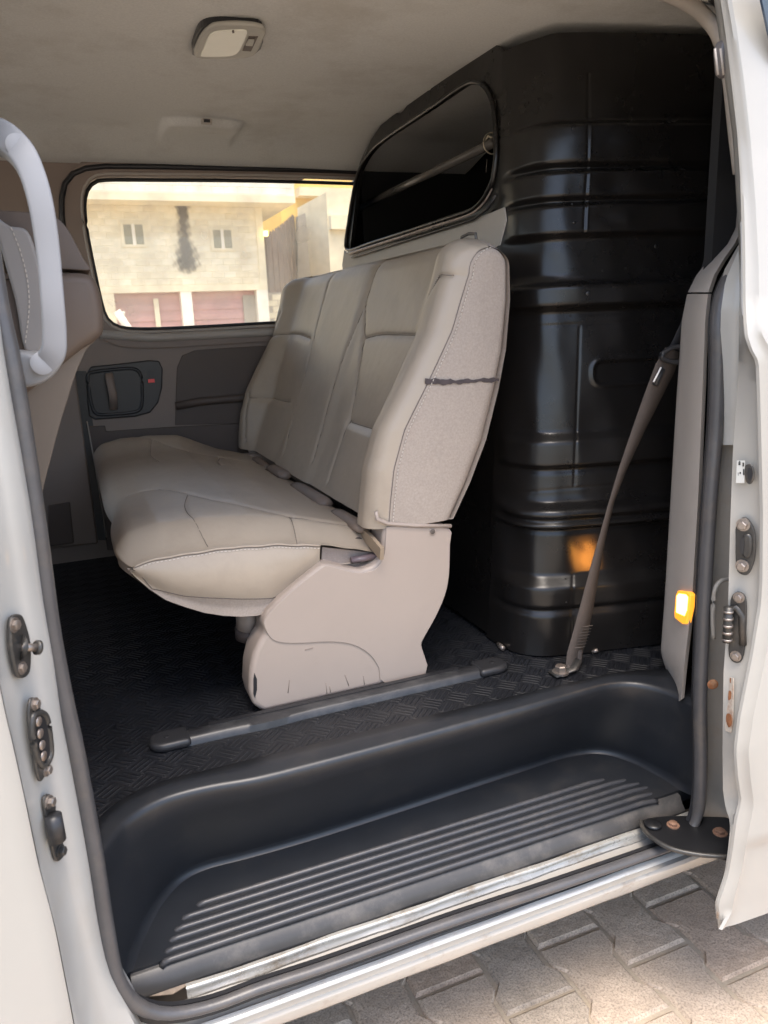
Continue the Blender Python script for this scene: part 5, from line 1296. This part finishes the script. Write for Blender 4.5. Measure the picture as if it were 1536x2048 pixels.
box('lamp_glow', tuple(fo(529, 472, FY-.2)), tuple(fo(536, 461, FY-.2)+Vector((0, .12, 0))), K['bulb'], lampo, bevel=.02)
# alley: brown sheet fence, grey wall, cream house behind, yellow house
al_ = thing('sheet_fence', 'tall brown corrugated sheet wall running back beside the cream house', 'fence', fo(560, 650, FY+1))
A_ = fo(533, 650, FY+1); Bq = fo(600, 650, FY+14)
npn = 14
for k in range(npn):
    p = A_.lerp(Bq, k/npn); q = A_.lerp(Bq, (k+.93)/npn); p.z = q.z = GZ
    h0 = at(interp(k, [0, npn], [540, 602]), interp(k, [0, npn], [470, 424]), 1, p.y).z
    prism('sheet', [p, q, q+Vector((0, 0, h0+.6)), p+Vector((0, 0, h0+.6))], (.05+.04*(k % 2), 0, 0), K['shed'], al_)
gw = thing('grey_wall', 'grey concrete wall between the sheet fence and the cream building', 'wall', fo(630, 650, FY+13))
prism('wall_panel', [at(596, 700, 1, FY+13), at(672, 700, 1, FY+11), at(672, 398, 1, FY+11), at(650, 408, 1, FY+11.5), at(596, 432, 1, FY+13)], (.0, .5, 0), K['render_g'], gw)
ch_ = thing('cream_building', 'pale cream building at the right of the view through the window', 'building', fo(700, 650, FY+9))
box('main_wall', (at(664, 600, 1, FY+9).x, FY+9, GZ), (at(664, 600, 1, FY+9).x+8, FY+14, at(680, 385, 1, FY+9).z), K['render_c'], ch_)
box('ledge', (at(662, 440, 1, FY+8.6).x, FY+8.6, at(680, 458, 1, FY+8.6).z), (at(664, 600, 1, FY+9).x+8, FY+9, at(680, 430, 1, FY+8.6).z), K['render_c'], ch_)
yh = thing('yellow_house', 'deep yellow house rising behind the other buildings', 'house', (at(650, 400, 1, FY+22).x, FY+22, GZ))
box('yellow_wall', (at(560, 400, 1, FY+22).x, FY+22, GZ), (at(560, 400, 1, FY+22).x+22, FY+30, 18), K['render_y'], yh)
box('yellow_ledge', (at(600, 400, 1, FY+21).x, FY+21, at(650, 392, 1, FY+21).z), (at(600, 400, 1, FY+21).x+20, FY+22, at(650, 375, 1, FY+21).z), K['render_c'], yh)
lwl = thing('low_block_wall', 'low grey block wall at the foot of the sheet fence', 'wall', fo(550, 650, FY+.5))
box('low_wall', (fo(533, 600, FY+.5).x, FY+.5, GZ), (fo(600, 600, FY+.5).x, FY+.8, fo(545, 585, FY+.5).z), K['render_g'], lwl)
fill_blocks(lwl, fo(533, 600, FY+.5).x, fo(600, 600, FY+.5).x, GZ, fo(545, 587, FY+.5).z, FY+.5, [blk[2]], [], 60)
pole = thing('leaning_plank', 'pale plank leaning in front of the red roller door', 'plank', fo(245, 655, FY-1))
tube('plank_beam', [fo(233, 622, FY-1), fo(262, 665, FY-1), fo(285, 700, FY-1)], .14, K['white_post'], pole, 6)
tube('plank_arm', [fo(232, 628, FY-1), fo(250, 627, FY-1)], .08, K['white_post'], pole, 6)
back = thing('rear_block', 'plain cream rear wall closing the view between the houses', 'building', (fo(420, 500).x, FY+40, GZ))
box('rear_wall', (-30, FY+40, GZ), (50, FY+44, 22), K['render_c'], back)
